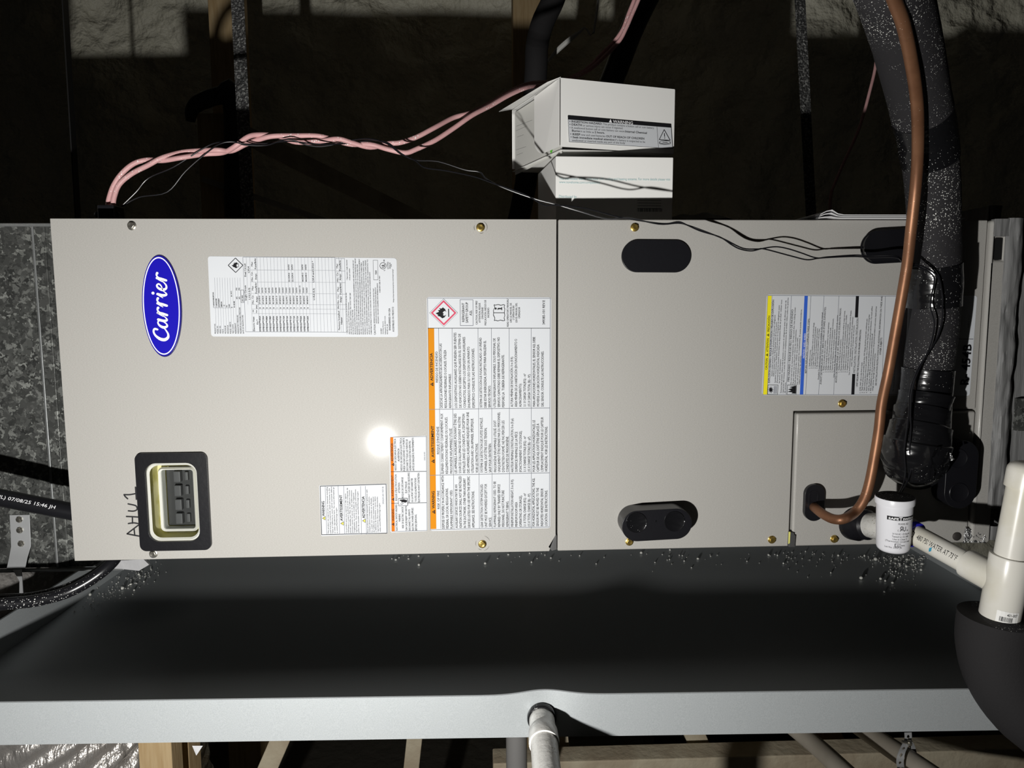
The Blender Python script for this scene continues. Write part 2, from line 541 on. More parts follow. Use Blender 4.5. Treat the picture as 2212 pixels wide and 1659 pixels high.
class Sheet:
    """printed sheet lying on a plane; coordinates are pixels of a zoomed crop (x0,y0,scale) of the photograph"""
    def __init__(s, parent, p0=(0, 0, 0), n=(0, -1, 0), lift=0.0006):
        s.parent, s.p0, s.n, s.lift = parent, np.asarray(p0, float), unit(n), lift
        s.up = np.array([0, 0, 1.0])
        s.z = (0, 0, 1)
        s.st = {}
    cnt = 0
    def crop(s, x0, y0, k):
        s.z = (x0, y0, k)
        return s
    def P(s, x, y, lv=0):
        return onplane(s.z[0] + x * s.z[2], s.z[1] + y * s.z[2], s.p0 + s.n * (s.lift + 0.00025 * lv), s.n)
    def store(s, m_):
        return s.st.setdefault(m_, [])
    def k(s, x, y):
        return np.linalg.norm(s.P(x + 1, y) - s.P(x, y))
    def t(s, txt, x, ya, yb, cap, m_='ink', bold=0.0, lv=1, right=None):
        """text reading upwards: from (x,ya) to (x,yb)"""
        a, b = s.P(x, ya, lv), s.P(x, yb, lv)
        L_ = np.linalg.norm(b - a)
        u = s.up
        v = np.cross(s.n, u)
        text_into(s.store(m_), txt, planar(a, u, v, L_, cap * s.k(x, ya)), bold)
    def h(s, txt, xa, ya, xb, yb, cap, m_='ink', bold=0.0, lv=1, shear=0.0):
        """text from point a to point b"""
        a, b = s.P(xa, ya, lv), s.P(xb, yb, lv)
        u = unit(b - a)
        v = np.cross(s.n, u)
        text_into(s.store(m_), txt, planar(a, u, v, np.linalg.norm(b - a), cap * s.k(xa, ya)), bold, shear)
    def poly(s, pts, m_='ink', lv=0):
        Sheet.cnt += 1
        lv = lv + .03 * (Sheet.cnt % 13)
        V = [s.P(x, y, lv) for x, y in pts]
        nn = np.cross(V[1] - V[0], V[2] - V[0])
        tris = tessellate_polygon([[Vector((float(x), float(y), 0)) for x, y in pts]])
        s.store(m_).append((V, [tuple(t) for t in tris]))
    def line(s, x0, y0, x1, y1, w, m_='ink', lv=0):
        d = np.array([x1 - x0, y1 - y0], float)
        q = np.array([-d[1], d[0]]) / (np.linalg.norm(d) + 1e-9) * w / 2
        s.poly([(x0 + q[0], y0 + q[1]), (x1 + q[0], y1 + q[1]), (x1 - q[0], y1 - q[1]), (x0 - q[0], y0 - q[1])], m_, lv)
    def loop(s, pts, w, m_='ink', lv=0):
        for a, b in zip(pts, pts[1:] + pts[:1]):
            s.line(a[0], a[1], b[0], b[1], w, m_, lv)
    def ring(s, cx_, cy_, rx, ry, w, m_='ink', lv=0, n=36):
        V, Fc = [], []
        for i in range(n):
            a = 2 * math.pi * i / n
            V.append(s.P(cx_ + (rx + w / 2) * math.cos(a), cy_ + (ry + w / 2) * math.sin(a), lv))
            V.append(s.P(cx_ + (rx - w / 2) * math.cos(a), cy_ + (ry - w / 2) * math.sin(a), lv))
        for i in range(n):
            j = (i + 1) % n
            Fc.append((2 * i, 2 * i + 1, 2 * j + 1, 2 * j))
        s.store(m_).append((V, Fc))
    def stroke(s, pts, w, m_='ink', lv=0, sub=6):
        """brush stroke; w = number or widths per point (crop pixels)"""
        P = np.asarray(pts, float)
        ww = np.full(len(P), w, float) if np.isscalar(w) else np.asarray(w, float)
        Q = smoothpath(np.column_stack([P, ww]), sub)
        T = np.gradient(Q[:, :2], axis=0)
        T /= np.linalg.norm(T, axis=1)[:, None] + 1e-9
        N = np.column_stack([-T[:, 1], T[:, 0]])
        V, Fc = [], []
        Sheet.cnt += 1
        lv = lv + .03 * (Sheet.cnt % 13)
        for i in range(len(Q)):
            h_ = Q[i, 2] / 2
            V.append(s.P(Q[i, 0] + N[i, 0] * h_, Q[i, 1] + N[i, 1] * h_, lv))
            V.append(s.P(Q[i, 0] - N[i, 0] * h_, Q[i, 1] - N[i, 1] * h_, lv))
        for i in range(len(Q) - 1):
            Fc.append((2 * i, 2 * i + 1, 2 * i + 3, 2 * i + 2))
        s.store(m_).append((V, Fc))
        for e in (0, -1):
            r_ = Q[e, 2] / 2
            s.poly([(Q[e, 0] + r_ * math.cos(a * math.pi / 6), Q[e, 1] + r_ * math.sin(a * math.pi / 6)) for a in range(12)], m_, lv)
    def done(s, names):
        """names: {material: part name}"""
        for m_, st in s.st.items():
            later(names.get(m_, 'print'), st, m_, s.parent)

def flame(sh, cx_, cy_, k, m_='ink'):
    """flame pictogram, its top pointing left in the photograph (sheet reads upwards)"""
    up = [(-1.0, 0.05), (-0.55, 0.30), (-0.72, 0.42), (-0.25, 0.52), (0.15, 0.78), (0.55, 0.62), (0.72, 0.25), (0.45, 0.42), (0.25, 0.30), (0.40, 0.08),
          (0.20, 0.0), (0.38, -0.22), (0.62, -0.30), (0.74, -0.12), (0.62, -0.55), (0.25, -0.80), (-0.05, -0.62), (-0.42, -0.72), (-0.20, -0.45), (-0.62, -0.40), (-0.40, -0.18)]
    sh.poly([(cx_ + a * k, cy_ + b * k) for a, b in up], m_, 1)
def tri_warn(sh, x, y, k, m_='ink', m2=None):
    """warning triangle, apex pointing left"""
    sh.poly([(x - k, y), (x, y + k * 0.62), (x, y - k * 0.62)], m_, 1)
    if m2:
        sh.line(x - 0.62 * k, y, x - 0.28 * k, y, 0.14 * k, m2, 2)
        sh.line(x - 0.2 * k, y, x - 0.1 * k, y, 0.14 * k, m2, 2)

# ================================================================== SETTING
def structure(o):
    o['kind'] = 'structure'
    return o
# sprayed-foam attic wall far behind the unit
def foam_wall():
    nx, nz = 220, 110
    x0, x1, z0, z1 = -3.2, 4.2, -1.2, 2.4
    V, Fc = [], []
    for j in range(nz + 1):
        for i in range(nx + 1):
            x, z = x0 + (x1 - x0) * i / nx, z0 + (z1 - z0) * j / nz
            n = noise.noise(Vector((x * 2.2, z * 2.2, 0.3))) * 0.08 + noise.noise(Vector((x * 6, z * 6, 1.3))) * 0.035 + noise.noise(Vector((x * 14, z * 14, 2.3))) * 0.016
            t_ = min(1.0, max(0.0, (x - 0.9) / 0.8))
            V.append((x, 2.30 - 0.45 * t_ * t_ * (3 - 2 * t_) + n, z))
    for j in range(nz):
        for i in range(nx):
            a = j * (nx + 1) + i
            Fc.append((a, a + 1, a + nx + 2, a + nx + 1))
    return (V, Fc)
structure(tag(obj('wall_back', foam_wall(), 'foam_wall', smooth=True), 'lumpy olive-beige spray foam on the attic wall behind the unit', 'wall'))
structure(tag(obj('floor', box(-3.2, 4.2, -2.2, 2.8, -1.25, -1.2), 'floor_dark'), 'dark attic floor far below the drain pan', 'floor'))
structure(tag(obj('ceiling', box(-3.2, 4.2, -2.2, 2.8, 2.4, 2.45), 'roof'), 'dark attic roof deck overhead', 'ceiling'))

# wall studs in front of the foam
def stud(pxa, pxb, y, z0, z1, lab, d=0.09, m_='wood'):
    xa, xb = Y(pxa, 20, y)[0], Y(pxb, 20, y)[0]
    return tag(obj('wooden_stud', box(xa, xb, y, y + d, z0, z1), m_, bevel=0.003), lab, 'stud', 'studs against the foam wall')
stud(449, 506, 1.50, -1.2, 2.4, 'pale yellow-tan stud behind the left-centre hanger strap', 0.14)
stud(1108, 1168, 1.95, -1.2, 2.4, 'brown stud behind the black hose above the white boxes', 0.12)

# ================================================================== DRAIN PAN (30 x 60 in galvanised tray)
ZB, ZT = -0.158, -0.1078
PA, PB = np.array([-0.155, -0.1535]), np.array([1.40, -0.2005])     # front lip line (x, y)
pu = (PB - PA) / np.linalg.norm(PB - PA)
pv = np.array([-pu[1], pu[0]])                                      # towards the back
PL, PW = np.linalg.norm(PB - PA), 0.77
pan = thing('drain_pan', 'shallow galvanised steel drain pan under the air handler', 'drain pan', (0.6, 0.2, ZB))
def pt(s, t, z):
    q = PA + pu * s + pv * t
    return np.array([q[0], q[1], z])
SDRAIN = (Y(1172, 1585, -0.187)[0] - PA[0]) / pu[0]
def front_lip():
    n = 480
    V, Fc = [], []
    def bulge(s):
        return math.exp(-((s - SDRAIN - .004) / 0.034) ** 2)
    rows = [(0.0, ZB, 0.0), (0.0, ZB + 0.012, 0.35), (0.0, ZB + 0.03, 0.8), (0.0, ZT, 1.0), (0.0015, ZT + 0.0006, 1.0), (0.003, ZT, 1.0), (0.003, ZT - 0.008, 1.0)]
    for t, z, kb in rows:
        for i in range(n + 1):
            s = PL * i / n
            b = bulge(s)
            V.append(pt(s, t + 0.007 * b * kb, z + 0.0022 * b * kb))
    for r in range(len(rows) - 1):
        for i in range(n):
            a = r * (n + 1) + i
            Fc.append((a, a + 1, a + n + 2, a + n + 1))
    # inner face
    k = len(V)
    for z in (ZT - 0.008, ZB + 0.0012):
        for i in range(n + 1):
            s = PL * i / n
            V.append(pt(s, 0.0012 + 0.007 * bulge(s) * (0.9 if z > ZB + 0.01 else 0), z))
    for i in range(n):
        Fc.append((k + i, k + i + 1, k + n + 2 + i, k + n + 1 + i))
    return (V, Fc)
obj('front_lip', front_lip(), 'galv', pan, smooth='auto')
def quadbox(a, b, c, d, z0, z1):
    return hexa([(*p[:2], z0) for p in (a, b, c, d)], [(*p[:2], z1) for p in (a, b, c, d)])
obj('tray_floor', quadbox(pt(0, 0.001, 0), pt(PL, 0.001, 0), pt(PL, PW, 0), pt(0, PW, 0), ZB - 0.001, ZB), 'galv', pan)
obj('side_lip', quadbox(pt(0, 0, 0), pt(0.003, 0, 0), pt(0.003, PW, 0), pt(0, PW, 0), ZB - 0.001, ZT), 'galv', pan)
obj('side_lip', quadbox(pt(PL - 0.003, 0, 0), pt(PL, 0, 0), pt(PL, PW, 0), pt(PL - 0.003, PW, 0), ZB - 0.001, ZT), 'galv', pan)
obj('back_lip', quadbox(pt(0, PW - 0.003, 0), pt(PL, PW - 0.003, 0), pt(PL, PW, 0), pt(0, PW, 0), ZB - 0.001, ZT), 'galv', pan)
# embossed ring around the outlet
sh = Sheet(pan, pt(SDRAIN, -0.0006, ZB), (pv[0] * -1, pv[1] * -1, 0), 0.0008)

ts = [Zp(x, y, ZB - .0012) for x, y in ((415, 1611), (438, 1611))]
obj('tape_scrap', merge(([ts[0], ts[1], ts[1] + np.array([-.006, 0, -.009]), ts[0] + np.array([.004, 0, -.012])], [(0, 1, 2, 3)])), 'sealant', pan)
# foam crumbs lying in the pan
def ico(c, r, jit=0.35):
    bm = bmesh.new()
    bmesh.ops.create_icosphere(bm, subdivisions=1, radius=r)
    s = np.array([1 + random.uniform(-jit, jit) for _ in range(3)])
    V = np.array([v.co[:] for v in bm.verts]) * s
    V[:, 2] += -V[:, 2].min()
    Fc = [[v.index for v in f.verts] for f in bm.faces]
    bm.free()
    return (V + np.asarray(c), Fc)
crumbs = []
def scatter(n, fx, rmin, rmax):
    for _ in range(n):
        x, y = fx()
        p = Zp(x, y, ZB + 0.0002)
        if p[1] < 0.55:
            crumbs.append(ico(p, random.uniform(rmin, rmax) * (0.6 + 0.9 * random.random() ** 3)))
def c1():
    t = random.random()
    return (335 - 150 * t + random.gauss(0, 14), 1222 + 95 * t + random.gauss(0, 13))
scatter(190, c1, 0.0005, 0.0013)
scatter(70, lambda: (random.uniform(840, 1900), 1196 + abs(random.gauss(0, 15))), 0.0007, 0.0021)
scatter(60, lambda: (random.uniform(1690, 1900), 1192 + abs(random.gauss(0, 22))), 0.0006, 0.0018)
scatter(230, lambda: (random.gauss(1952, 30), 1200 + abs(random.gauss(0, 24))), 0.0005, 0.0018)
for x, y, r in ((1048, 1220, .0024), (1148, 1217, .0022), (1190, 1207, .0022), (1660, 1201, .0027), (1891, 1212, .0036), (1902, 1253, .0032), (1860, 1252, .0030),
                (1098, 1200, .0025), (1144, 1197, .0024), (1385, 1197, .0026), (1447, 1190, .0026), (300, 1243, .0026), (265, 1274, .0034), (283, 1264, .0022), (195, 1288, .003), (1910, 1281, .002)):
    crumbs.append(ico(Zp(x, y, ZB + 0.0002), r, 0.25))
cr = tag(obj('foam_crumbs', merge(*crumbs), 'crumb', smooth=True), 'pale foam crumbs scattered over the drain pan floor', 'crumbs')
cr['kind'] = 'stuff'

# pan outlet with its white pipe
dr = thing('pan_drain_pipe', 'white drain pipe with speckled coupling leaving the front lip of the pan', 'pipe', tuple(pt(SDRAIN, -0.02, ZB)))
o0 = pt(SDRAIN, 0.004, ZB + 0.022)
dn = unit(np.array([-pv[0], -pv[1], 0]))
a1 = o0
fw = unit(dn + np.array([0.0, 0, -0.05]))
obj('coupling', lathe(a1, fw, [(0, .0145), (.024, .0147), (.026, .0150), (.028, .0162), (.046, .0168), (.048, .0166), (.0481, .0150)], 40), 'pvc_over', dr, smooth='auto')
obj('hole_shade_ring', lathe(o0, dn, [(0, .0168), (.005, .0168), (.0065, .0160), (.0068, .014)], 36), 'black_gloss', dr, smooth='auto')  # black ring stands in for the shade of the outlet hole round the coupling
p2_ = a1 + fw * 0.040
obj('pipe', tube([p2_, p2_ + fw * 0.05, p2_ + fw * .145 + np.array([0, 0, -.001]), p2_ + fw * 0.178 + np.array([0, 0, -.02]), p2_ + fw * 0.19 + np.array([0, 0, -.06]), p2_ + fw * 0.192 + np.array([0, 0, -.95])], 0.0149, 28, 5), 'pvc_over', dr, smooth='auto')

# ================================================================== LEFT: galvanised return duct
DY = 0.15
zt_, zb_ = 0.456, -0.063
dl = thing('return_duct', 'mottled galvanised sheet-metal duct butting onto the left end of the unit', 'duct', (-0.5, DY, zb_))
obj('duct_body', box(-1.3, -0.004, DY, DY + 0.45, zb_, zt_), 'duct', dl, bevel=0.002)
xs_ = Y(92, 640, DY)[0]
obj('drive_cleat', box(xs_ - 0.010, xs_ + 0.011, DY - 0.0022, DY, zb_ + .001, zt_ - .001), 'duct', dl, bevel=0.001)
obj('cleat_fold', box(xs_ - 0.0075, xs_ - 0.004, DY - 0.0042, DY - .0022, zb_ + .001, zt_ - .001), 'duct_plain', dl, bevel=0.0008)
obj('top_fold', box(-1.3, -0.006, DY - 0.004, DY, zt_ - 0.002, zt_ + .003), 'duct_plain', dl, bevel=0.001)
obj('bottom_fold', box(-1.3, -0.006, DY - 0.012, DY, zb_ - 0.002, zb_), 'duct_plain', dl, bevel=0.0005)
# grey sealed patch by the corner, under the unit
g0 = [Y(x, y, 0.10) for x, y in ((216, 1213), (310, 1208), (322, 1220), (300, 1233), (262, 1229), (214, 1228), (205, 1222))]
obj('sealant_patch', (g0 + [p + np.array([0, .004, 0]) for p in g0], [tuple(range(7)), tuple(range(13, 6, -1))] + [(i, (i + 1) % 7, 7 + (i + 1) % 7, 7 + i) for i in range(7)]), 'sealant', dl)

# hanger tab screwed to the duct
hs = thing('hanger_tab', 'bent galvanised tab with three screws at the bottom of the mottled duct', 'bracket', tuple(Y(42, 1228, DY)))
ztop = Y(45, 1111, DY)[2]
def strip(pts, wd, th=0.0012):
    V, Fc = [], []
    for i, (p, w) in enumerate(zip(pts, wd)):
        p = np.asarray(p)
        for s in (-1, 1):
            for k in (0, 1):
                V.append(p + np.array([s * w / 2, -th * k, 0]))
    for i in range(len(pts) - 1):
        a, b = 4 * i, 4 * i + 4
        Fc += [(a + 1, a + 3, b + 3, b + 1), (a, b, b + 2, a + 2), (a, a + 1, b + 1, b), (a + 2, b + 2, b + 3, a + 3)]
    Fc += [(0, 2, 3, 1), (4 * len(pts) - 4, 4 * len(pts) - 3, 4 * len(pts) - 1, 4 * len(pts) - 2)]
    return (V, Fc)
tabp = [Y(43, 1112, DY - .001), Y(45, 1150, DY - .001), Y(46, 1180, DY - .002), Y(40, 1205, DY - .012), Y(35, 1228, DY - .020)]
obj('tab', strip(tabp, [0.0295, .0293, .0292, .027, .027]), 'strap_steel', hs, bevel=0.0004)
tw = [Y(38, 1230, DY - .016), Y(46, 1255, DY + .0), Y(47, 1290, DY + .02), Y(50, 1310, DY + .02)]
obj('twisted_tail', strip(tw, [0.013, .004, .006, .016]), 'strap_steel', hs)
for x, y in ((42, 1122), (43, 1145), (46, 1174)):
    obj('screw', lathe(Y(x, y, DY - .0022), (0, -1, 0), [(0, .0052), (.0012, .0052), (.002, .0042), (.0034, .0036), (.0038, .002)], 8), 'steel', hs, smooth='auto')

# foil flex ducts
def flex(P, r, n=40, rib=0.012, pitch=0.028, sub=1, lumps=0.05):
    P = smoothpath(np.asarray(P, float), 14)
    seg = np.r_[0, np.cumsum(np.linalg.norm(np.diff(P, axis=0), axis=1))]
    S = np.linspace(0, seg[-1], int(seg[-1] / pitch * 6))
    Q = np.column_stack([np.interp(S, seg, P[:, k]) for k in range(3)])
    rr = [r * (1 + lumps * noise.noise(Vector((s * 9, 3.1, 0)))) + rib * (abs(math.sin(math.pi * s / pitch)) - 0.5) * (0.6 + 0.6 * noise.noise(Vector((s * 21, 0, 7)))) for s in S]
    return tube(Q, rr, n, 1, wob=0.05)
tag(obj('flex_duct', flex([(-1.2, 0.34, -0.240), (-0.7, 0.34, -0.240), (-0.46, 0.34, -0.240), (-0.335, 0.34, -0.265), (-0.235, 0.36, -0.43), (-0.18, 0.40, -0.62), (-0.15, 0.40, -1.19)], 0.174), 'foil', smooth=True),
    'crinkled silver foil flex duct running under the left end of the drain pan', 'flex duct')
tag(obj('flex_duct', flex([(-0.345, 0.054, 0.462), (-0.345, 0.054, 0.9), (-0.36, 0.06, 1.4), (-0.4, 0.1, 1.99)], 0.172, lumps=0.02), 'foil', smooth=True),
    'foil flex duct added above the mottled duct, mostly out of view, to shade the foam wall', 'flex duct')  # added mostly out of view; placed and sized to shadow the wall's left part

# ================================================================== RIGHT: mastic-sealed supply plenum
H, LEN = 0.448, 1.2295
def lumpy_box(x0, x1, y0, y1, z0, z1, amp=0.003, nx=6, nz=60, seed=0.0):
    """front sheet with smeared relief, plus sides"""
    V, Fc = [], []
    for j in range(nz + 1):
        z = z0 + (z1 - z0) * j / nz
        for i in range(nx + 1):
            t = i / nx
            edge = noise.noise(Vector((z * 40, seed, 1.0))) * 0.0018
            x = x0 + (x1 - x0) * t + (edge if i in (0, nx) else 0)
            y = y0 + amp * (noise.noise(Vector((x * 90, seed, z * 14))) + 0.6 * noise.noise(Vector((x * 200, seed + 3, z * 45)))) + amp * 0.8 * abs(2 * t - 1) ** 4
            V.append((x, y, z))
    for j in range(nz):
        for i in range(nx):
            a = j * (nx + 1) + i
            Fc.append((a, a + 1, a + nx + 2, a + nx + 1))
    b = box(x0 + .001, x1 - .001, y0 + amp * 1.2, y1, z0, z1)
    return merge((V, Fc), b)
pl = thing('supply_plenum', 'grey mastic-smeared duct plenum at the right end of the unit', 'duct', (1.6, 0.2, -0.02))
obj('plenum_body', lumpy_box(1.2755, 2.1, 0.004, 0.5, 0.02, 0.452, 0.002, 60, 60, 5.0), 'mastic', pl, smooth='auto')
obj('plenum_band', box(1.287, 2.1, -0.004, 0.1, 0.160, 0.205), 'duct', pl)
obj('mastic_seam', lumpy_box(1.2485, 1.2715, -0.0115, 0.02, 0.052, 0.4495, 0.0035, 8, 90, 1.0), 'mastic', pl, smooth='auto')
obj('mastic_corner', lumpy_box(1.2315, 1.256, -0.0098, 0.0, 0.4255, 0.4485, 0.0016, 8, 8, 2.0), 'mastic', pl, smooth='auto')
obj('mastic_cap', lumpy_box(1.285, 1.305, 0.075, 0.15, 0.449, 0.478, 0.004, 8, 16, 3.0), 'mastic', pl, smooth='auto')
c0 = [Y(x, y, -0.003) for x, y in ((2135, 1141), (2150, 1143), (2158, 1152), (2152, 1166), (2140, 1171), (2128, 1166))]
# foil-tape curl below the seam
def crumple(pts, nu=18, nv=6, amp=0.004, seed=0):
    (a, b, c, d) = [np.asarray(p, float) for p in pts]
    V, Fc = [], []
    for j in range(nv + 1):
        for i in range(nu + 1):
            u, v = i / nu, j / nv
            p = (a * (1 - u) + b * u) * (1 - v) + (d * (1 - u) + c * u) * v
            n = Vector((u * 6 + seed, v * 3, 0.5))
            V.append(p + np.array([noise.noise(n) * amp * .4, noise.noise(n * 1.7) * amp, noise.noise(n * 1.3 + Vector((5, 5, 5))) * amp * .5]))
    for j in range(nv):
        for i in range(nu):
            k = j * (nu + 1) + i
            Fc.append((k, k + 1, k + nu + 2, k + nu + 1))
    return (V, Fc)
obj('foil_tape_curl', crumple([Y(2085, 1138, -.004), Y(2128, 1156, -.006), Y(2128, 1172, -.006), Y(2080, 1173, -.004)]), 'foil_tape', pl, smooth=True)
obj('mastic_foot', lumpy_box(1.2565, 1.275, -0.003, 0.03, 0.004, 0.024, 0.003, 6, 8, 9.0), 'mastic', pl, smooth='auto')

# ================================================================== AIR HANDLER
ah = thing('air_handler', 'taupe metal air handler lying on its side with blue oval badge and warning labels', 'air handler', (0.62, 0.28, 0.0))
SEAM0, SEAM1 = 0.6440, 0.6466
obj('cabinet', box(0.004, 1.270, 0.040, 0.56, 0.003, 0.445), 'paint', ah, bevel=0.002)
# --- blower door (left) with the opening for the breaker window
wq = [pq(*p) for p in ((317, 998), (428.5, 1000), (434, 1168), (323, 1167))]
wcx, wcz = np.mean([p[0] for p in wq]), np.mean([p[1] for p in wq])
ww, wh = abs(wq[1][0] - wq[0][0]), abs(wq[0][1] - wq[3][1])
hole = [(wcx + x, wcz + z) for x, z in rrect(ww, wh, 0.014, 5)]
door = [(0, 0), (SEAM0 - .009, 0), (SEAM0 - .001, .021), (SEAM0, .021), (SEAM0, H), (0, H)]
obj('blower_door', plate(door, 0.0, 0.041, [hole]), 'paint', ah, bevel=0.0016, seg=3)
# --- coil door (right): L-shaped, leaving the lower right corner for the connection plate
CPX, CPZ = 0.9745, 0.1880
obj('coil_door', plate([(SEAM1, 0), (CPX - .0035, 0), (CPX - .0035, CPZ + .0028), (LEN - .0015, CPZ + .0028), (LEN - .0015, H), (SEAM1, H)], 0.0, 0.041), 'paint', ah, bevel=0.0016, seg=3)
obj('connection_plate', plate([(CPX, 0.0), (LEN - .0015, 0.0), (LEN - .0015, CPZ), (CPX, CPZ)], -0.0015, 0.041), 'paint', ah, bevel=0.0034, seg=4)
obj('casing_post', plate([(LEN, 0.0), (LEN + .0275, 0.0), (LEN + .0275, H), (LEN, H)], -0.0060, 0.041,
                         [[(LEN + .0075, .395), (LEN + .0175, .395), (LEN + .0175, .424), (LEN + .0075, .424)]]), 'paint', ah, bevel=0.0048, seg=5)
obj('slot_shade_fill', box(LEN + .0074, LEN + .0176, -0.0045, 0.0215, .3949, .4241), 'bag', ah)  # black filler stands in for the shade inside the post's hole
# seam corner tab and yellow clip
tp = [pq(*p, -.001) for p in ((1200.5, 1154), (1203, 1158), (1203, 1188), (1192.5, 1191), (1184, 1182))]
obj('corner_tab', plate(tp, 0.0, 0.004), 'grey_tab', ah, bevel=.0006)
k0 = pq(1705, 1150, -.004)
cl = obj('edge_clip', plate([pq(*p, -.004) for p in ((1705, 1149), (1715, 1151), (1715, 1155), (1718, 1156), (1716, 1181), (1703, 1181))], -0.0055, 0.0), 'grey_tab', ah, bevel=.0004)
obj('yellow_edge', plate([pq(*p, -.006) for p in ((1704.5, 1149), (1707.5, 1149), (1706, 1173), (1703.3, 1175))], -0.0062, -.0045), 'yellow_tab', cl)

# --- screws
def hexscrew(px, py, m_='gold', y=0.0, scar=False, r=1.0):
    c = Y(px, py, y)
    s = obj('screw', lathe(c, (0, -1, 0), [(-.001, .0056 * r), (.0008, .0056 * r), (.0012, .0050 * r)], 20), m_, ah, smooth='auto')
    a = random.uniform(0, 60)
    pts = [(c[0] + .0044 * r * math.cos(math.radians(60 * k + a)), c[2] + .0044 * r * math.sin(math.radians(60 * k + a))) for k in range(6)]
    g = plate(pts, c[1] - .0042, c[1] - .001)
    obj('screw_head', g, m_, s, bevel=.0006)
    obj('screw_dimple', lathe(c + np.array([0, -.0042, 0]), (0, -1, 0), [(0, .0028 * r), (.0003, .0026 * r), (.0001, .0012 * r)], 14), m_, s, smooth='auto')
    return s
for x, y, m_ in ((285, 487, 'steel'), (1038, 491, 'gold'), (1371, 491, 'gold'), (332, 1196, 'steel'), (1042, 1175, 'gold'), (1359.5, 1170, 'gold')):
    hexscrew(x, y, m_)
hexscrew(1667, 1165.5, 'gold', 0.0)
hexscrew(1802, 1164, 'gold', -.0015)
hexscrew(1819, 871.5, 'gold', 0.0)
obj('rivet', lathe(Y(2066.5, 1158.5, -.0015), (0, -1, 0), [(0, .0062), (.0012, .006), (.0022, .004), (.0024, .001)], 20), 'rivet', ah, smooth='auto')
# scuffed paint round three screws
shd = Sheet(ah, (0, 0, 0), (0, -1, 0), 0.00012)
for (x, y, r, arcs) in ((1042, 1174, 15, ((20, 80), (95, 130), (160, 205), (-75, -20))), (1038, 491, 15, ((-60, 40), (60, 100), (150, 200))), (285, 487, 10, ((-40, 30), (70, 150), (190, 230))), (332, 1196, 9, ((100, 170), (200, 260)))):
    for a0, a1_ in arcs:
        rr = r * random.uniform(.8, 1.15)
        shd.stroke([(x + rr * math.cos(math.radians(a)), y + rr * math.sin(math.radians(a))) for a in np.linspace(a0, a1_, 6)], [.3, .9, 1.2, 1.2, .8, .3], random.choice(['dent', 'dent', 'ink_grey']), sub=3)
shd.done({'dent': 'scuff_mark', 'ink_grey': 'scuff_mark'})

# --- plugs
def stadium(w, h, n=14):
    r = min(w, h) / 2
    return rrect(w, h, r * 0.999, n)
def plug(cpx, w, h, p, rot=0.0, y=0.0, name='knockout_plug', rim=True, m_='black_plastic'):
    c = pq(*cpx, y)
    return obj(name, plate(stadium(w, h), y - p, y + .001, rot=rot, c=c), m_, ah, bevel=min(.0022, p * .6), seg=3)
fp = plug((1416.7, 553.7), 0.0925, 0.0425, 0.0035, rot=math.radians(-0.4))
tp_ = plug((1935, 532), 0.098, 0.0440, 0.010, rot=math.radians(3))
obj('plug_rim', plate(stadium(.0975, .0435), -.0108, -.0100, [stadium(.093, .039)], rot=math.radians(3), c=pq(1936, 532, -.01)), 'black_plastic', tp_, bevel=.0003)
DP = 0.030
c = pq(1407.5, 1120, 0)
dp = obj('deep_plug', plate(stadium(.0945, .0420), -DP, .001, rot=math.radians(2.2), c=c), 'black_plastic', ah, bevel=.0016, seg=3)
cf = pq(1414.5, 1126.5, -DP)
for s_, px in ((-1, 1375), (1, 1457)):
    q = Y(px, 1128.5 if s_ < 0 else 1126, -DP)
    obj('knockout', lathe(q, (0, -1, 0), [(-.001, .0140), (.0006, .0140), (.0012, .0134), (.0008, .0126), (.0006, .001)], 32), 'black_gloss', dp, smooth='auto')
obj('nipple', lathe(Y(1416.5, 1126, -DP), (0, -1, 0), [(-.001, .0014), (.0008, .0012), (.0009, .0003)], 12), 'black_gloss', dp, smooth='auto')
c = pq(2046, 1015, 0)
dq = obj('deep_plug', plate(stadium(.0445, .0935), -.030, .001, rot=math.radians(-0.6), c=c), 'black_plastic', ah, bevel=.0018, seg=3)
for py in (990, 1064):
    q = Y(2068 if py < 1000 else 2071, py, -.030)
    obj('knockout', lathe(q, (0, -1, 0), [(-.001, .0135), (.0005, .0135), (.001, .013), (.0006, .0124), (.0005, .001)], 32), 'black_plastic', dq, smooth='auto')
# oval grommet for the copper line, boss for the drain
gr = obj('oval_grommet', plate(stadium(.0278, .0515), -.0075, 0, c=pq(1757.5, 1085, -.004)), 'black_plastic', ah, bevel=.002, seg=3)
obj('grommet_slot', plate(stadium(.0135, .0300), -.0082, -.007, [stadium(.0105, .0270)], c=pq(1757, 1082, -.007)), 'black_plastic', gr, bevel=.0003)

# --- breaker window
bq = [pq(*p) for p in ((294, 977), (449.5, 977.5), (458.5, 1187), (304.5, 1187.5))]
bcx, bcz = np.mean([p[0] for p in bq]), np.mean([p[1] for p in bq])
bw, bh = abs(bq[1][0] - bq[0][0]), abs(bq[0][1] - bq[3][1])
wb = obj('window_bezel', plate(rrect(bw, bh, .0085), -.0045, .0005, [[(x + wcx - bcx, z + wcz - bcz) for x, z in rrect(ww, wh, .014)]], c=(bcx, bcz)), 'black_plastic', ah, bevel=.0012, seg=3)
def ringwall(w0, h0, r0, y0, w1, h1, r1, y1, c):
    a, b = rrect(w0, h0, r0), rrect(w1, h1, r1)
    n = len(a)
    V = [(c[0] + x, y0, c[1] + z) for x, z in a] + [(c[0] + x, y1, c[1] + z) for x, z in b]
    return (V, [(i, (i + 1) % n, n + (i + 1) % n, n + i) for i in range(n)])
wc = (wcx, wcz)
obj('insulated_recess', merge(ringwall(ww, wh, .014, .0, ww * .97, wh * .97, .013, .030, wc), ringwall(ww * .97, wh * .97, .013, .030, ww * .62, wh * .78, .005, .030, wc)), 'recess', wb, smooth='auto')
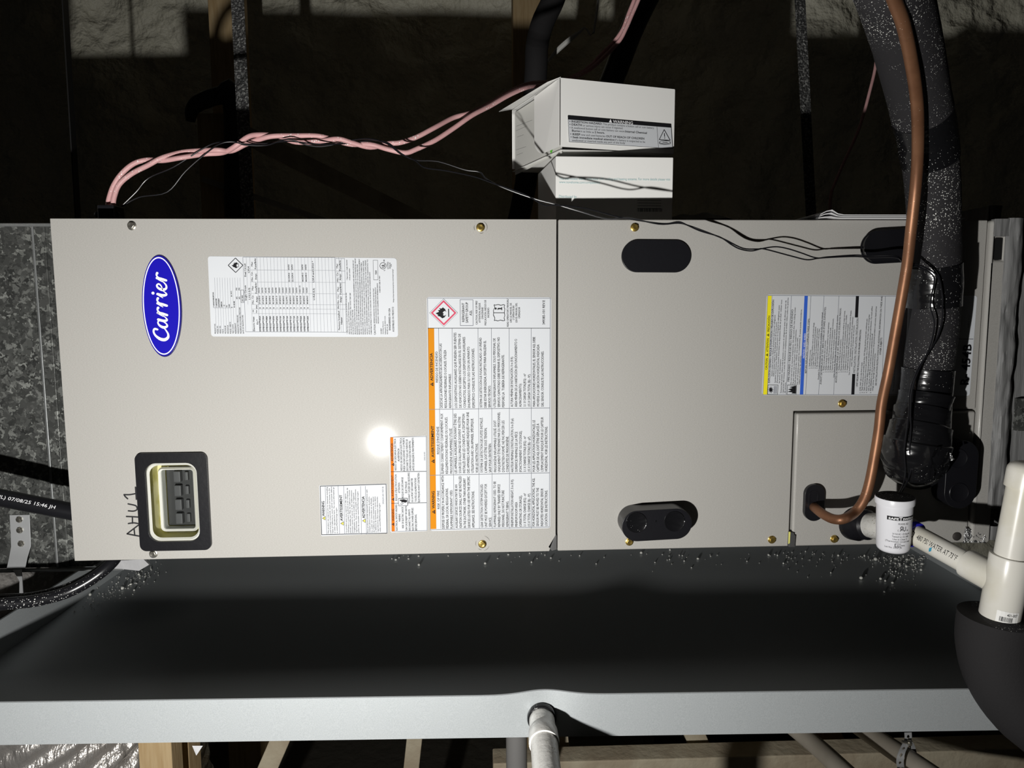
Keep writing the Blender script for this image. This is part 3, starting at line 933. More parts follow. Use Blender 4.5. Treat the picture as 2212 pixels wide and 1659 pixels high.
g = merge(ringwall(ww * .995, wh * .995, .0138, -.001, ww * .96, wh * .965, .0132, -.0024, wc), ringwall(ww * .96, wh * .965, .0132, -.0024, ww * .90, wh * .925, .012, .0010, wc))
obj('cream_rim', g, 'cream_trim', wb, smooth='auto')
iw, ih = ww * .62, wh * .76
ic = (wcx + .001, wcz + .0)
g = merge(ringwall(iw * 1.2, ih * 1.1, .007, .012, iw * 1.12, ih * 1.06, .006, .008, ic), ringwall(iw * 1.12, ih * 1.06, .006, .008, iw * 1.02, ih * 1.01, .004, .011, ic), ringwall(iw * 1.02, ih * 1.01, .004, .011, iw, ih, .003, .024, ic))
obj('inner_frame', g, 'cream_trim', wb, smooth='auto')
bb = obj('breaker_block', box(ic[0] - iw / 2, ic[0] + iw / 2, .027, .034, ic[1] - ih / 2, ic[1] + ih / 2), 'breaker', wb)
for k in range(4):
    zc = ic[1] + ih * (0.36 - 0.24 * k)
    obj('breaker_lever', box(ic[0] - iw * .20, ic[0] + iw * .02, .019, .028, zc - .0075, zc + .0075), 'breaker_lever', bb, bevel=.001)
    obj('breaker_lever', box(ic[0] + iw * .12, ic[0] + iw * .24, .022, .028, zc - .006, zc + .006), 'breaker_lever', bb, bevel=.001)
obj('clear_cover', box(ic[0] - iw * .52, ic[0] + iw * .52, .0125, .0135, ic[1] - ih * .52, ic[1] + ih * .52), 'clear', wb)

# --- handwriting
hw = Sheet(ah, (0, 0, 0), (0, -1, 0), 0.00015).crop(0, 880, .2773)
for st in ([(1084, 1003), (1040, 995), (990, 985)], [(990, 985), (1035, 950), (1080, 916)], [(1050, 998), (1044, 946)],
           [(1000, 905), (1040, 900), (1075, 905)], [(985, 850), (1035, 852), (1080, 855)], [(1032, 903), (1031, 853)],
           [(1000, 806), (1040, 808), (1066, 797), (1066, 778), (1052, 764), (998, 752)],
           [(1055, 622), (1062, 716)], [(1056, 672), (1010, 680), (966, 680)], [(966, 680), (975, 694), (994, 712)]):
    hw.stroke(st, 11, 'marker', sub=5)
hw.done({'marker': 'marker_lettering'})

# --- oval badge
bc = pq(350.8, 661.5)
RX, RZ = 0.0249, 0.0655
bl = math.radians(0.0)
bd = obj('oval_badge', plate(ellipse(RX, RZ, 64), -.0016, .0005, c=bc), 'badge_dark', ah, bevel=.0006)
obj('badge_field', plate(ellipse(RX * .955, RZ * .975, 64), -.0019, -.0014, c=(bc[0] - .0004, bc[1])), 'badge_blue', bd)
obj('badge_line', plate(ellipse(RX * .925, RZ * .955, 64), -.0022, -.0018, [ellipse(RX * .875, RZ * .932, 64)], c=(bc[0] - .0004, bc[1])), 'ink_white', bd)
LET = {
    'C': ([[(1.05, 1.02), (1.10, 1.30), (.88, 1.42), (.52, 1.25), (.20, .80), (.12, .35), (.30, .02), (.62, -.03), (.98, .18), (1.22, .42)]], [[.16, .20, .17, .18, .26, .28, .25, .17, .12, .07]], 1.12),
    'a': ([[(.78, .80), (.58, .96), (.30, .80), (.12, .40), (.22, .06), (.45, .12), (.70, .50), (.84, .92)], [(.84, .92), (.72, .40), (.78, .05), (1.0, .16), (1.18, .42)]],
          [[.13, .13, .18, .24, .19, .12, .11, .12], [.22, .23, .18, .10, .06]], 1.10),
    'r': ([[(.02, .42), (.22, .78), (.36, .94)], [(.36, .94), (.27, .5), (.14, .02)], [(.22, .42), (.42, .80), (.62, .97), (.80, .90)]], [[.06, .10, .14], [.22, .24, .20], [.10, .12, .15, .24]], .86),
    'i': ([[(.0, .40), (.18, .74), (.30, .92)], [(.34, .92), (.22, .40), (.28, .04), (.46, .12), (.64, .40)], [(.42, 1.36), (.43, 1.38)]], [[.06, .09, .1], [.22, .24, .19, .10, .06], [.26, .26]], .60),
    'e': ([[(.12, .40), (.45, .52), (.66, .76), (.54, .96), (.30, .84), (.13, .42), (.24, .06), (.52, .03), (.80, .26), (.92, .44)]], [[.07, .11, .14, .16, .19, .25, .20, .15, .10, .06]], .84),
}
lg = Sheet(bd, (0, 0, 0), (0, -1, 0), 0.0024).crop(0, 440, .2773)
tot = sum(LET[ch][2] for ch in 'Carrier')
pos, kx = 0.0, 0.0
XH = 78.0                                 # x-height in crop pixels
LK = (1072 - 540) / (tot - .02)
for ch in 'Carrier':
    for pts, wd in zip(LET[ch][0], LET[ch][1]):
        q = []
        for x, y in pts:
            yy = 1070 - (pos + x) * LK
            xb = 1309 + (1070 - yy) * -0.028
            q.append((xb - y * XH, yy))
        lg.stroke(q, [w * 86 for w in wd], 'ink_white', sub=6)
    pos += LET[ch][2]
lg.done({'ink_white': 'badge_lettering'})

# ================================================================== PRINTED LABELS ON THE UNIT
def label_plate(name, quad, r, parent, y=0.0, th=0.0004, m_='label'):
    """quad px: TL, TR, BR, BL"""
    q = [np.array(pq(*p, y)) for p in quad]
    w, h = np.linalg.norm(q[1] - q[0]), np.linalg.norm(q[3] - q[0])
    pts = []
    for x, z in rrect(w, h, r, 5):
        u, v = x / w + .5, .5 - z / h
        p = (q[0] * (1 - u) + q[1] * u) * (1 - v) + (q[3] * (1 - u) + q[2] * u) * v
        pts.append(tuple(p))
    return obj(name, plate(pts, y - th, y + .0002), m_, parent)

# ---- rating plate
rl = label_plate('rating_label', [(449, 553.5), (856.8, 557.6), (860, 728), (456.5, 726.8)], .0035, ah)
s = Sheet(rl, (0, 0, 0), (0, -1, 0), .0006).crop(440, 545, .11452)
G = 'ink_grey'
for i, (w_, e) in enumerate((('PRODUCT NO.', 1345), ('MODEL NO.', 1385), ('SERIAL NO.', 1385), ('VOLTS', 1450), ('MOTOR HP', 1385), ('MOTOR FLA', 1375), ('PHASE / HERTZ', 1315),
                             ('TEST STATIC', 1355), ('REFRIGERANT', 1335), ('DESIGN/TEST PRESSURE', 1185), ('MAXIMUM ALLOWABLE PRESSURE', 1040), ('DATE OF MANUFACTURE', 1185))):
    s.t(w_, 230 + 48.2 * i, 1535, e, 25)
for i in range(11):
    s.line(205 + 48 * i, 480, 238 + 48 * i, 1515, 3, G)
s.line(188, 1052, 545, 1052, 3, G)
for w_, x, a, b in (('7 A4NXX48L00CAA', 202, 1040, 752), ('7 A4NXX48', 254, 1040, 876), ('2525F42829', 302, 1040, 876), ('208/230', 350, 1040, 932), ('1/2', 397, 1018, 992), ('4.2', 445, 1040, 1000),
                    ('1/60', 494, 1040, 982), ('1', 542, 1040, 1032), ('IN. W.C.', 536, 836, 725), ('R-454B', 590, 1040, 922), ('475', 638, 886, 840), ('PSI', 632, 716, 672), ('475', 686, 886, 840), ('PSI', 681, 716, 672), ('JUL 2025', 744, 930, 812)):
    s.t(w_, x, a, b, 25, bold=.012)
s.loop([(698, 712), (752, 710), (760, 948), (706, 948)], 5)
# fire symbol
s.loop([(598, 108), (738, 246), (603, 382), (462, 246)], 13)
flame(s, 596, 246, 70)
s.line(655, 205, 658, 285, 6, 'ink', 1)
# big table
def tx(xt, y):                            # x on a leaning rule: xt = its x at the top edge (y=95)
    return xt + (y - 95) * 0.038
def rule_v(xt, y0, y1, w=3.0, m_=G):
    s.line(tx(xt, y0), y0, tx(xt, y1), y1, w, m_)
def rule_h(y, x0, x1, w=3.0, m_=G):
    s.line(x0, y, x1, y + (x1 - x0) * .004, w, m_)
rule_v(738, 95, 1500, 6)
rule_h(92, 738, 2470, 6)
rule_h(1500, 792, 2520, 6)
rule_v(802, 95, 985)
rule_v(868, 95, 1500)
rule_v(1000, 95, 1500, 5)
for i in range(1, 25):
    rule_v(1000 + 64.4 * i, 95, 1500, 3.0 if i not in (16, 17, 18) else 3.5)
rule_v(2468, 95, 1500, 6)
for y in (336, 562, 778, 985, 1068, 1155):
    rule_h(y, tx(868, y), tx(2468, y))
for w_, x, a, b, cp in (('Single Circuit', 810, 915, 625, 33), ('L1/L2 (L3)', 880, 890, 672, 33), ('Dual Circuit', 800, 462, 210, 33), ('L3/L4', 862, 388, 270, 33),
                        ('Min. Cir.', 945, 975, 805, 33), ('Amps', 1018, 945, 835, 33), ('Max', 938, 720, 636, 33), ('Fuse/Brkr', 1005, 778, 570, 33),
                        ('Min. Cir.', 930, 548, 362, 33), ('Amps', 1000, 520, 405, 33), ('Max', 925, 265, 182, 33), ('Fuse/Brkr', 992, 318, 110, 33),
                        ('Electric Heat', 965, 1488, 1215, 33), ('Kit *', 1030, 1360, 1270, 33), ('PH', 1015, 1060, 1000, 30), ('Old', 942, 1135, 1090, 22), ('New', 1005, 1145, 1088, 22)):
    s.t(w_, x, a, b, cp, bold=.008)
kits = ['25**N05A', '24**C05A', '26**N08A', '25**C08A', '27**N09A', '29**N09A', '29**N10A', '26**C10A', '30**F15A', '30**F15A', '31**C15A', '16**S15A', '32**F20A', '32**F20A', '33**C20A']
amps = ['27.6/30.0', '27.6/30.0', '40.0/44.6', '40.0/44.6', '45.5/49.8', '28.5/31.0', '49.8/54.3', '49.8/54.5', '72.0/79.1', '49.8/54.3', '49.8/54.3', '43.8/47.8', '94.3/103.8', '49.8/54.5', '49.8/54.5']
fuse = ['30/35', '30/35', '45/45', '45/45', '50/50', '30/40', '50/60', '50/60', '50/60', '50/60', '50/60', '50/50', '100/110', '50/60', '50/60']
for i in range(15):
    x = 1083 + 64.4 * i
    s.t('KFFEH' + kits[i], x, 1490, 1200, 29, bold=.014)
    s.t('1' if i not in (5, 11) else '3', x - 8, 1058, 1046, 27)
    s.t(amps[i], x - 14, 980, 822, 27, bold=.014)
    s.t(fuse[i], x - 26, 768, 668 if i != 12 else 632, 30)
    if i in (9, 10, 13, 14):
        s.t('22.3/24.6' if i < 12 else '44.5/49.3', x - 36, 558, 390, 29, bold=.008)
        s.t('25/25' if i < 12 else '50/50', x - 46, 332, 232, 29, bold=.008)
s.crop(650, 545, .11452)
s.t('L1/L2 (L3)', 262, 900, 680, 33, bold=.008)
s.t('L3/L4 and L5/L6 ^', 250, 565, 165, 33, bold=.008)
s.poly([(640, 100), (655, 100), (700, 1510), (684, 1510)], 'label', .4)
for x0, x1 in ((652, 686), (822, 856)):
    s.line(x0, 115, x1, 1512, 5, G, .6)
s.line(764, 115, 800, 1512, 3, G, .6)
s.line(652, 115, 822, 118, 5, G, .6)
s.line(686, 1510, 856, 1512, 5, G, .6)
for y in (355, 575, 790, 990, 1075):
    s.line(660 + y * .022, y, 828 + y * .022, y, 3, G, .6)
for w_, x, a, b, cp in (('Factory Installed', 738, 1465, 1108, 32), ('Heater', 782, 1360, 1225, 32), ('PH', 722, 1062, 1005, 30), ('Min. Cir.', 720, 980, 797, 32), ('Amps', 768, 950, 836, 32),
                        ('Max', 714, 740, 652, 32), ('Fuse/Brkr', 765, 795, 572, 32), ('Min. Cir.', 708, 558, 370, 32), ('Amps', 758, 530, 410, 32), ('Max', 698, 300, 216, 32), ('Fuse/Brkr', 755, 348, 142, 32)):
    s.t(w_, x, a, b, cp, bold=.008)
small = [('* When these circuits are used in 24 and 36 kW circuits the unit', 884, 1545, 765), ('shall have the same MCA and MOCP requirements.', 922, 1548, 940), ('UNIT HAS INTEGRAL LIMIT CONTROL. MAX. OUTLET TEMP. 200F', 960, 1550, 768),
         ('MOTOR ELECTRONICALLY PROTECTED', 997, 1550, 1085),
         ('SEE INSTALLATION INSTRUCTIONS FOR SPECIFIC INSTALLATION REQUIREMENTS AND APPROVED ACCESSORY KIT', 1035, 1550, 150),
         ('INFORMATION. MAX. VOLTAGE TO GROUND OF SUPPLY CIRCUIT NOT TO EXCEED 150 VOLTS IF HEATER HAS CIRCUIT', 1073, 1550, 115),
         ('BREAKER CONTROL. 5KW USE 208/230 ONLY EXCEPT WHEN INSTALLED AS PART OF A LISTED HEAT PUMP.', 1110, 1550, 225),
         ('USE ONLY ACCESSORY ELECTRIC HEATERS SHOWN IN APPROVED ACCESSORIES SECTION AND FROM EQUIPMENT', 1148, 1550, 125),
         ('MANUFACTURER. FOR UNITS WITH 10 KW HEATERS OR BELOW CLEARANCE TO COMBUSTIBLE', 1185, 1550, 195),
         ('MATERIAL IS TO BE 0 IN. TO CASING AND 1 IN. PER FIRST 12 IN. OF PLENUM AND DUCT FOR CASING, PLENUM', 1223, 1550, 165),
         ('AND DUCT. FOR REMAINING HEATERS CLEARANCE TO COMBUSTIBLE MATERIALS TO BE 0 IN. FOR CASING, PLENUM', 1262, 1550, 155),
         ('AND DUCT. FOR UNITS WITH HEATERS 15 KW AND ABOVE, CLEARANCE TO', 1300, 1550, 140),
         ('COMBUSTIBLE MATERIAL IS TO BE 0 IN. TO CASING AND 1 IN. PER FIRST 36 IN. OF PLENUM AND DUCT.', 1338, 1552, 370),
         ('* Represents a single character', 882, 530, 140), ('of the part number.', 930, 530, 300),
         ('METERING DEVICE FOR THIS COIL MUST MATCH THAT', 1395, 1340, 680), ('SHOWN ON OUTDOOR UNIT RATING PLATE. REPLACE IF', 1432, 1342, 665), ('NECESSARY. THIS UNIT IS EQUIPPED WITH METERING DEVICE', 1470, 1345, 585),
         ('R-454B INPUT LABEL 50-1 PART', 1500, 760, 445), ('CAC/BDP', 1525, 1545, 1435), ('7310 West Morris St.', 1562, 1545, 1300), ('Indianapolis, IN 46231 U.S.A.', 1602, 1545, 1200), ('022187-101 08', 1642, 1545, 1360),
         ('LISTED', 1655, 315, 182), ('HEATING AND', 1690, 310, 195), ('COOLING', 1712, 280, 225), ('https://carrierenterprise.com/warranty/', 1755, 942, 320)]
for w_, x, a, b in small:
    s.t(w_, x, a, b, 22 if w_ != 'LISTED' else 30)
s.t('CAUTION', 1412, 1555, 1360, 36)
s.t('ENGINEERED IN USA', 1692, 1470, 1055, 34, bold=.008)
s.t('ASSEMBLED IN MEXICO', 1760, 1500, 1030, 34, bold=.008)
s.loop([(1362, 150), (1448, 150), (1455, 520), (1372, 520)], 5)
s.t('TXV', 1434, 420, 342, 34, bold=.02)
s.ring(1548, 255, 58, 60, 9)
s.t('UL', 1580, 288, 226, 58, bold=.03)
s.t('C', 1588, 352, 332, 26, bold=.02)
s.t('US', 1580, 178, 140, 26, bold=.02)
s.done({'ink': 'lettering', 'ink_grey': 'ruled_lines', 'label': 'blank_strip'})

# ---- large orange refrigerant label
wl = label_plate('refrigerant_label', [(921.7, 641.4), (1191, 642.2), (1188.7, 1140.8), (929.4, 1147)], .0035, ah)
s = Sheet(wl, (0, 0, 0), (0, -1, 0), .0006)
s.crop(0, 0, 1)
TOP = [924.3, 937.7, 947.4, 976.4, 1032.5, 1061.3, 1099.6, 1147.3, 1188.3]
BOT = [929.4, 942.4, 952.2, 980.6, 1035.4, 1063.3, 1100.7, 1147.7, 1186.8]
def lx(i, y):
    f = (y - 709) / (1143 - 709.0)
    return TOP[i] * (1 - f) + BOT[i] * f
s.poly([(lx(0, 709), 709), (lx(1, 709), 709), (lx(1, 1143), 1142.5), (lx(0, 1143), 1143)], 'orange', 0)
for i in range(2, 8):
    s.line(lx(i, 709), 709, lx(i, 1142), 1142, .8, G, .5)
s.loop([(lx(0, 645) , 644), (1188.6, 644.5), (1186.6, 1138.5), (929.6, 1144.5)], .9, G, .5)
s.line(923.8, 709, 1188.4, 709, .9, 'ink', 1)
s.line(926.6, 884.5, 1187.6, 881.5, .9, G, 1)
s.line(928, 1027, 1187, 1021.5, .9, G, 1)
s.crop(910, 630, .16274)
def paras(rows, cap=34, bold=0.004):
    for w_, x, a, b in rows:
        s.t(w_, x, a, b, cap, bold=bold)
s.t('ADVERTENCIA', 155, 1185, 815, 36, bold=.022)
tri_warn(s, 160, 1230, 42, 'ink', 'orange')
s.t('RIESGO DE INCENDIO', 222, 1205, 797, 33)
paras([('DESECHE LA APROPIADAMENTE DE ACUERDOCON LAS', 283, 1545, 690), ('REGULACIONES FEDERALES O LOCALES. UTILIZA', 341, 1545, 775), ('REFRIGERANTE INFLAMABLE.', 400, 1545, 1090),
       ('LOS DISPOSITIVOS AUXILIARES QUE PUEDEN SER FUENTES', 476, 1543, 545), ('DE IGNICIÓN NO DEBEN INSTALARSE EN EL SISTEMA DE', 534, 1541, 560), ('CONDUCTOS, EXCEPTO LOS DISPOSITIVOS AUXILIARES', 592, 1541, 602), ('ENUMERADOS PARA SU USO CON UN APARATO', 650, 1541, 732), ('ESPECÍFICO CONSULTE LAS INSTRUCCIONES.', 710, 1541, 752),
       ('SISTEMA DE DETECCIÓN DE FUGAS INSTALADO. LA UNIDAD', 808, 1540, 612), ('DEBE ESTAR ENERGIZADA, EXCEPTO PARA REALIZAR EL', 866, 1540, 652), ('SERVICIO TÉCNICO.', 922, 1540, 1245),
       ('UTILIZA REFRIGERANTE INFLAMABLE. SOLO PERSONAL DE', 990, 1537, 620), ('SERVICIO CAPACITADO DEBE REPARAR EL DISPOSITIVO. NO', 1046, 1535, 606), ('PERFORE LA  TUBERÍA DE REFRIGERANTE.', 1104, 1535, 838),
       ('ALTURA MÍNIMA DE INSTALACIÓN, 0 m (0 ft).', 1218, 1530, 862), ('ÁREA MÍNIMA DE LA HABITACIÓN (EN FUNCIONAMIENTO O', 1274, 1530, 630), ('ALMACENAMIENTO):', 1330, 1530, 1220), ('3.1 X CARGA TOTAL(KG) - m²', 1388, 1525, 1090), ('(15 X CARGA TOTAL (lb) - ft²).', 1446, 1525, 1095),
       ('PARA APLICACIONES HORIZONTALES, EL SENSOR A2L DEBE', 1512, 1525, 602), ('MOVERSE A LA UBICACIÓN HORIZONTAL INDICADA', 1566, 1525, 702), ('DEL SENSOR. CONSULTE LAS INSTRUCCIONES.', 1624, 1525, 790)])
# top block
s.poly([(296, 92), (486, 282), (300, 470), (106, 282)], 'ink_grey', 0)
s.poly([(296, 98), (480, 282), (300, 464), (113, 282)], 'label', .5)
s.poly([(296, 112), (466, 282), (300, 450), (126, 282)], 'red_ink', 1)
s.poly([(296, 140), (438, 282), (299, 420), (156, 282)], 'label', 1.5)
flame2 = [(cx_ * 78 + 268, cy_ * 92 + 283) for cx_, cy_ in ((-1.0, 0.05), (-0.55, 0.30), (-0.72, 0.42), (-0.25, 0.52), (0.15, 0.78), (0.55, 0.62), (0.82, 0.25), (0.45, 0.42), (0.25, 0.30), (0.40, 0.08), (0.20, 0.0), (0.38, -0.22), (0.62, -0.30), (0.84, -0.12), (0.62, -0.55), (0.25, -0.80), (-0.05, -0.62), (-0.42, -0.72), (-0.20, -0.45), (-0.62, -0.40), (-0.40, -0.18))]
s.poly(flame2, 'ink', 2)
s.line(362, 228, 364, 335, 13, 'ink', 2)
s.loop([(514, 107), (686, 108), (688, 452), (518, 452)], 6, G, .5)
for w_, x, a, b, cp in (('REFRIGERANT', 574, 402, 150, 34), ('SAFETY GROUP', 622, 415, 142, 34), ('A2L', 672, 318, 248, 34), ('CAUTION, RISK OF FIRE/', 747, 437, 122, 26), ('ATTENTION, RISQUE', 787, 412, 152, 26), ("D'INCENDIE/", 824, 362, 206, 26), ('PRECAUCIÓN, RIESGO DE', 864, 447, 112, 26), ('INCENDIO', 902, 345, 214, 26),
                        ("READ OPERATOR'S MANUAL/", 1160, 465, 95, 26), ('LIRE LE MANUEL DE', 1200, 410, 152, 26), ("L'OPÉRATEUR/", 1236, 375, 184, 26), ('LEA EL MANUAL DEL', 1274, 410, 150, 26), ('OPERADOR', 1312, 355, 205, 26), ('349385-101 REV.E', 1640, 437, 115, 34)):
    s.t(w_, x, a, b, cp, bold=.004 if cp > 30 else 0)
bk = [(965, 175), (985, 180), (1020, 172), (1055, 182), (1090, 174), (1108, 180), (1098, 205), (1108, 230), (1102, 280), (1108, 320), (1098, 350), (1108, 384), (1085, 388), (1050, 378), (1015, 390), (985, 380), (968, 386), (976, 350), (956, 310), (960, 282), (956, 250), (976, 212)]
s.loop(bk, 7, 'ink', 1)
s.line(958, 282, 1103, 282, 7, 'ink', 1)
s.poly([(988 + 13 * math.cos(a * .52), 226 + 13 * math.sin(a * .52)) for a in range(12)], 'ink', 1)
s.line(1015, 226, 1068, 226, 16, 'ink', 1)
s.line(1016, 226, 1016, 242, 9, 'ink', 1)
s.line(1068, 206, 1068, 246, 9, 'ink', 1)
s.crop(910, 880, .1688)
s.t('AVERTISSEMENT', 165, 640, 236, 36, bold=.022)
tri_warn(s, 170, 690, 42, 'ink', 'orange')
s.t("RISQUE D'INCENDIE", 230, 598, 248, 32)
s.t('WARNING', 172, 1295, 1072, 36, bold=.022)
tri_warn(s, 178, 1338, 42, 'ink', 'orange')
s.t('RISK OF FIRE', 236, 1300, 1066, 32)
paras([('ÉLIMINER CORRECTEMENT CONFORMÉMENT AUX', 288, 850, 80), ('RÉGLEMENTATIONS FÉDÉRALES OU LOCALES.', 344, 850, 122), ('FRIGORIGÈNE INFLAMMABLE UTILISÉ.', 400, 846, 265),
       ('LES APPAREILS AUXILIAIRES POUVANT ÊTRE DES', 458, 845, 80), ("SOURCES D'ALLUMAGE NE DOIVENT PAS ÊTRE", 512, 843, 120), ("INSTALLÉS DANS LES CONDUITS, À L'EXCEPTION", 564, 840, 85), ('DES APPAREILS AUXILIAIRES INDIQUÉS POUR UNE', 618, 840, 62), ('UTILISATION AVEC UN APPAREIL SPÉCIFIQUE.', 672, 838, 140), ('VOIR LES INSTRUCTIONS.', 728, 838, 460),
       ('SYSTÈME DE DÉTECTION DES FUITES INSTALLÉ.', 790, 835, 130), ("L'APPAREIL DOIT ÊTRE SOUS TENSION,", 842, 835, 262), ("SAUF POUR L'ENTRETIEN.", 896, 833, 460),
       ('FRIGORIGÈNE INFLAMMABLE UTILISÉ. DOIT', 962, 830, 168), ('UNIQUEMENT ÊTRE RÉPARÉ PAR DU PERSONNEL', 1012, 830, 62), ("D'ENTRETIEN FORMÉ. NE PAS PERCER LES", 1066, 828, 168), ('CONDUITES DE FRIGORIGÈNE.', 1118, 828, 370),
       ("HAUTEUR MINIMALE D'INSTALLATION, 0 m (0 pi).", 1180, 830, 138), ('SUPERFICIE MINIMALE DE LA PIÈCE', 1232, 828, 312), ('(FONCTIONNEMENT OU STOCKAGE),', 1286, 828, 302), ('3.1 X CHARGE TOTALE (KG) - m²', 1340, 826, 370), ('(15 X CHARGE TOTALE (lb) - pi²).', 1394, 826, 370),
       ('POUR LES APPLICATIONS HORIZONTALES, LE', 1456, 824, 165), ('CAPTEUR DE A2L DOIT ÊTRE DÉPLACÉ À', 1508, 822, 208), ("L'EMPLACEMENT INDIQUÉ POUR LE CAPTEUR", 1562, 820, 125), ('HORIZONTAL. VOIR LES INSTRUCTIONS.', 1614, 818, 245)])
paras([('DISPOSE OF PROPERLY IN ACCORDANCE WITH', 298, 1552, 876), ('FEDERAL OR LOCAL REGULATIONS.', 350, 1550, 1035), ('FLAMMABLE REFRIGERANT USED.', 404, 1550, 1055),
       ('AUXILIARY DEVICES WHICH MAY BE AN', 468, 1545, 990), ('IGNITION SOURCES SHALL NOT BE INSTALLED', 520, 1543, 880), ('IN THE DUCTWORK, OTHER THAN AUXILIARY', 574, 1542, 908), ('DEVICES LISTED FOR USE WITH THE SPECIFIC', 628, 1540, 882), ('APPLIANCE. SEE INSTRUCTIONS.', 682, 1540, 1070),
       ('LEAK DETECTION SYSTEM INSTALLED.', 792, 1535, 980), ('UNIT MUST BE POWERED EXCEPT FOR', 844, 1535, 980), ('SERVICE.', 898, 1530, 1405),
       ('FLAMMABLE REFRIGERANT USED. TO BE', 958, 1530, 948), ('REPAIRED ONLY BY TRAINED SERVICE', 1012, 1530, 985), ('PERSONNEL. DO NOT PUNCTURE', 1064, 1528, 1062), ('REFRIGERANT TUBING.', 1118, 1526, 1200),
       ('MINIMUM INSTALLATION HEIGHT, 0 m (0 ft).', 1180, 1528, 920), ('MINIMUM ROOM AREA', 1232, 1528, 1212), ('(OPERATING OR STORAGE),', 1286, 1528, 1128), ('3.1 X TOTAL CHARGE (KG) - m²', 1340, 1526, 1100), ('(15 X TOTAL CHARGE (lb) - ft²).', 1394, 1526, 1100),
       ('FOR HORIZONTAL APPLICATIONS, THE A2L', 1452, 1522, 905), ('SENSOR MUST BE MOVED TO THE', 1504, 1522, 1030), ('INDICATED HORIZONTAL SENSOR', 1560, 1520, 1038), ('LOCATION. SEE INSTRUCTIONS.', 1614, 1518, 1060)])
s.done({'ink': 'lettering', 'ink_grey': 'ruled_lines', 'orange': 'orange_band', 'red_ink': 'red_diamond', 'label': 'diamond_ground'})

# ---- small chemical warning label
cw = label_plate('chemical_warning_label', [(689.5, 1048.5), (836, 1044.5), (838, 1152), (694, 1158)], .0018, ah)
s = Sheet(cw, (0, 0, 0), (0, -1, 0), .0006).crop(680, 930, .14468)
s.loop([(80, 832), (1064, 802), (1078, 1532), (102, 1556)], 9, 'ink', 0)
for x0, x1, w_ in ((155, 178, 6), (348, 370, 6), (430, 446, 6), (683, 696, 6), (755, 772, 6)):
    s.line(x0, 830, x1, 1552, w_, G, .5)
for w_, x, a, b in (('WARNING', 148, 1280, 1056), ('AVERTISSEMENT', 418, 1350, 962), ('ADVERTENCIA', 748, 1310, 982)):
    s.t(w_, x, a, b, 40, bold=.02)
for x, y in ((158, 1310), (432, 1388), (757, 1348)):
    tri_warn(s, x, y, 50, 'ink')
    s.poly([(x - 38, y), (x - 5, y + 21), (x - 5, y - 21)], 'yellow', 2)
    s.line(x - 28, y, x - 12, y, 5, 'ink', 3)
for w_, x, a, b in (('This product can expose you to chemicals including', 212, 1540, 845), ('Lead and lead compounds, which are known to the', 244, 1540, 862), ('State of California to cause cancer and birth defects', 276, 1538, 838), ('or other reproductive harm.  For more information go', 308, 1538, 845), ('to www.P65Warnings.ca.gov', 342, 1538, 1152),
                    ('Ce produit peut vous exposer à des agents', 482, 1532, 940), ("chimiques y compris le plomb et les composés de", 512, 1530, 858), ("plomb, identifiés par l'État de Californie comme", 542, 1530, 890), ('pouvant causer le cancer et des malformations', 572, 1528, 893), ("congénitales ou autres troubles de l'appareil", 602, 1528, 932), ('reproducteur. Pour de plus amples informations,', 632, 1526, 875), ('prière de consulter www.P65Warnings.ca.gov.', 664, 1524, 905),
                    ('Este producto puede exponerlo a químicos que', 800, 1524, 882), ('incluyen plomo y compuestos de plomo,', 830, 1522, 985), ('los cuales son conocidos en el Estado', 862, 1522, 1005), ('de California como causantes de cáncer', 892, 1520, 985), ('y defectos de nacimiento, u otros daños', 920, 1518, 985), ('reproductivos. Para mayor información,', 952, 1516, 985), ('visite www.P65Warnings.ca.gov.', 984, 1514, 1080)):
    s.t(w_, x, a, b, 20)
s.t('343624-201 REV.B', 1032, 1100, 840, 24, G)
s.done({'ink': 'lettering', 'ink_grey': 'ruled_lines', 'yellow': 'warning_triangle'})

# ---- electric shock label
ew = label_plate('shock_warning_label', [(841.3, 945), (921.5, 941), (923.5, 1147), (843.8, 1150)], .002, ah)
s = Sheet(ew, (0, 0, 0), (0, -1, 0), .0006).crop(680, 930, .14468)
s.poly([(1126, 108), (1134, 100), (1170, 98), (1194, 1508), (1160, 1509), (1145, 1500)], 'red_orange', 0)
s.loop([(1126, 100), (1662, 92), (1674, 1494), (1148, 1508)], 5, G, .5)
s.line(1134, 617, 1668, 610, 6, 'ink', 1)
s.line(1142, 1088, 1670, 1078, 6, 'ink', 1)
for w_, x, a, b in (('ADVERTENCIA', 1172, 460, 190), ('AVERTISSEMENT', 1178, 985, 668), ('WARNING', 1186, 1350, 1172)):
    s.t(w_, x, a, b, 34, bold=.01)
for y in (508, 1028, 1400):
    tri_warn(s, 1184, y, 38, 'ink', 'red_orange')
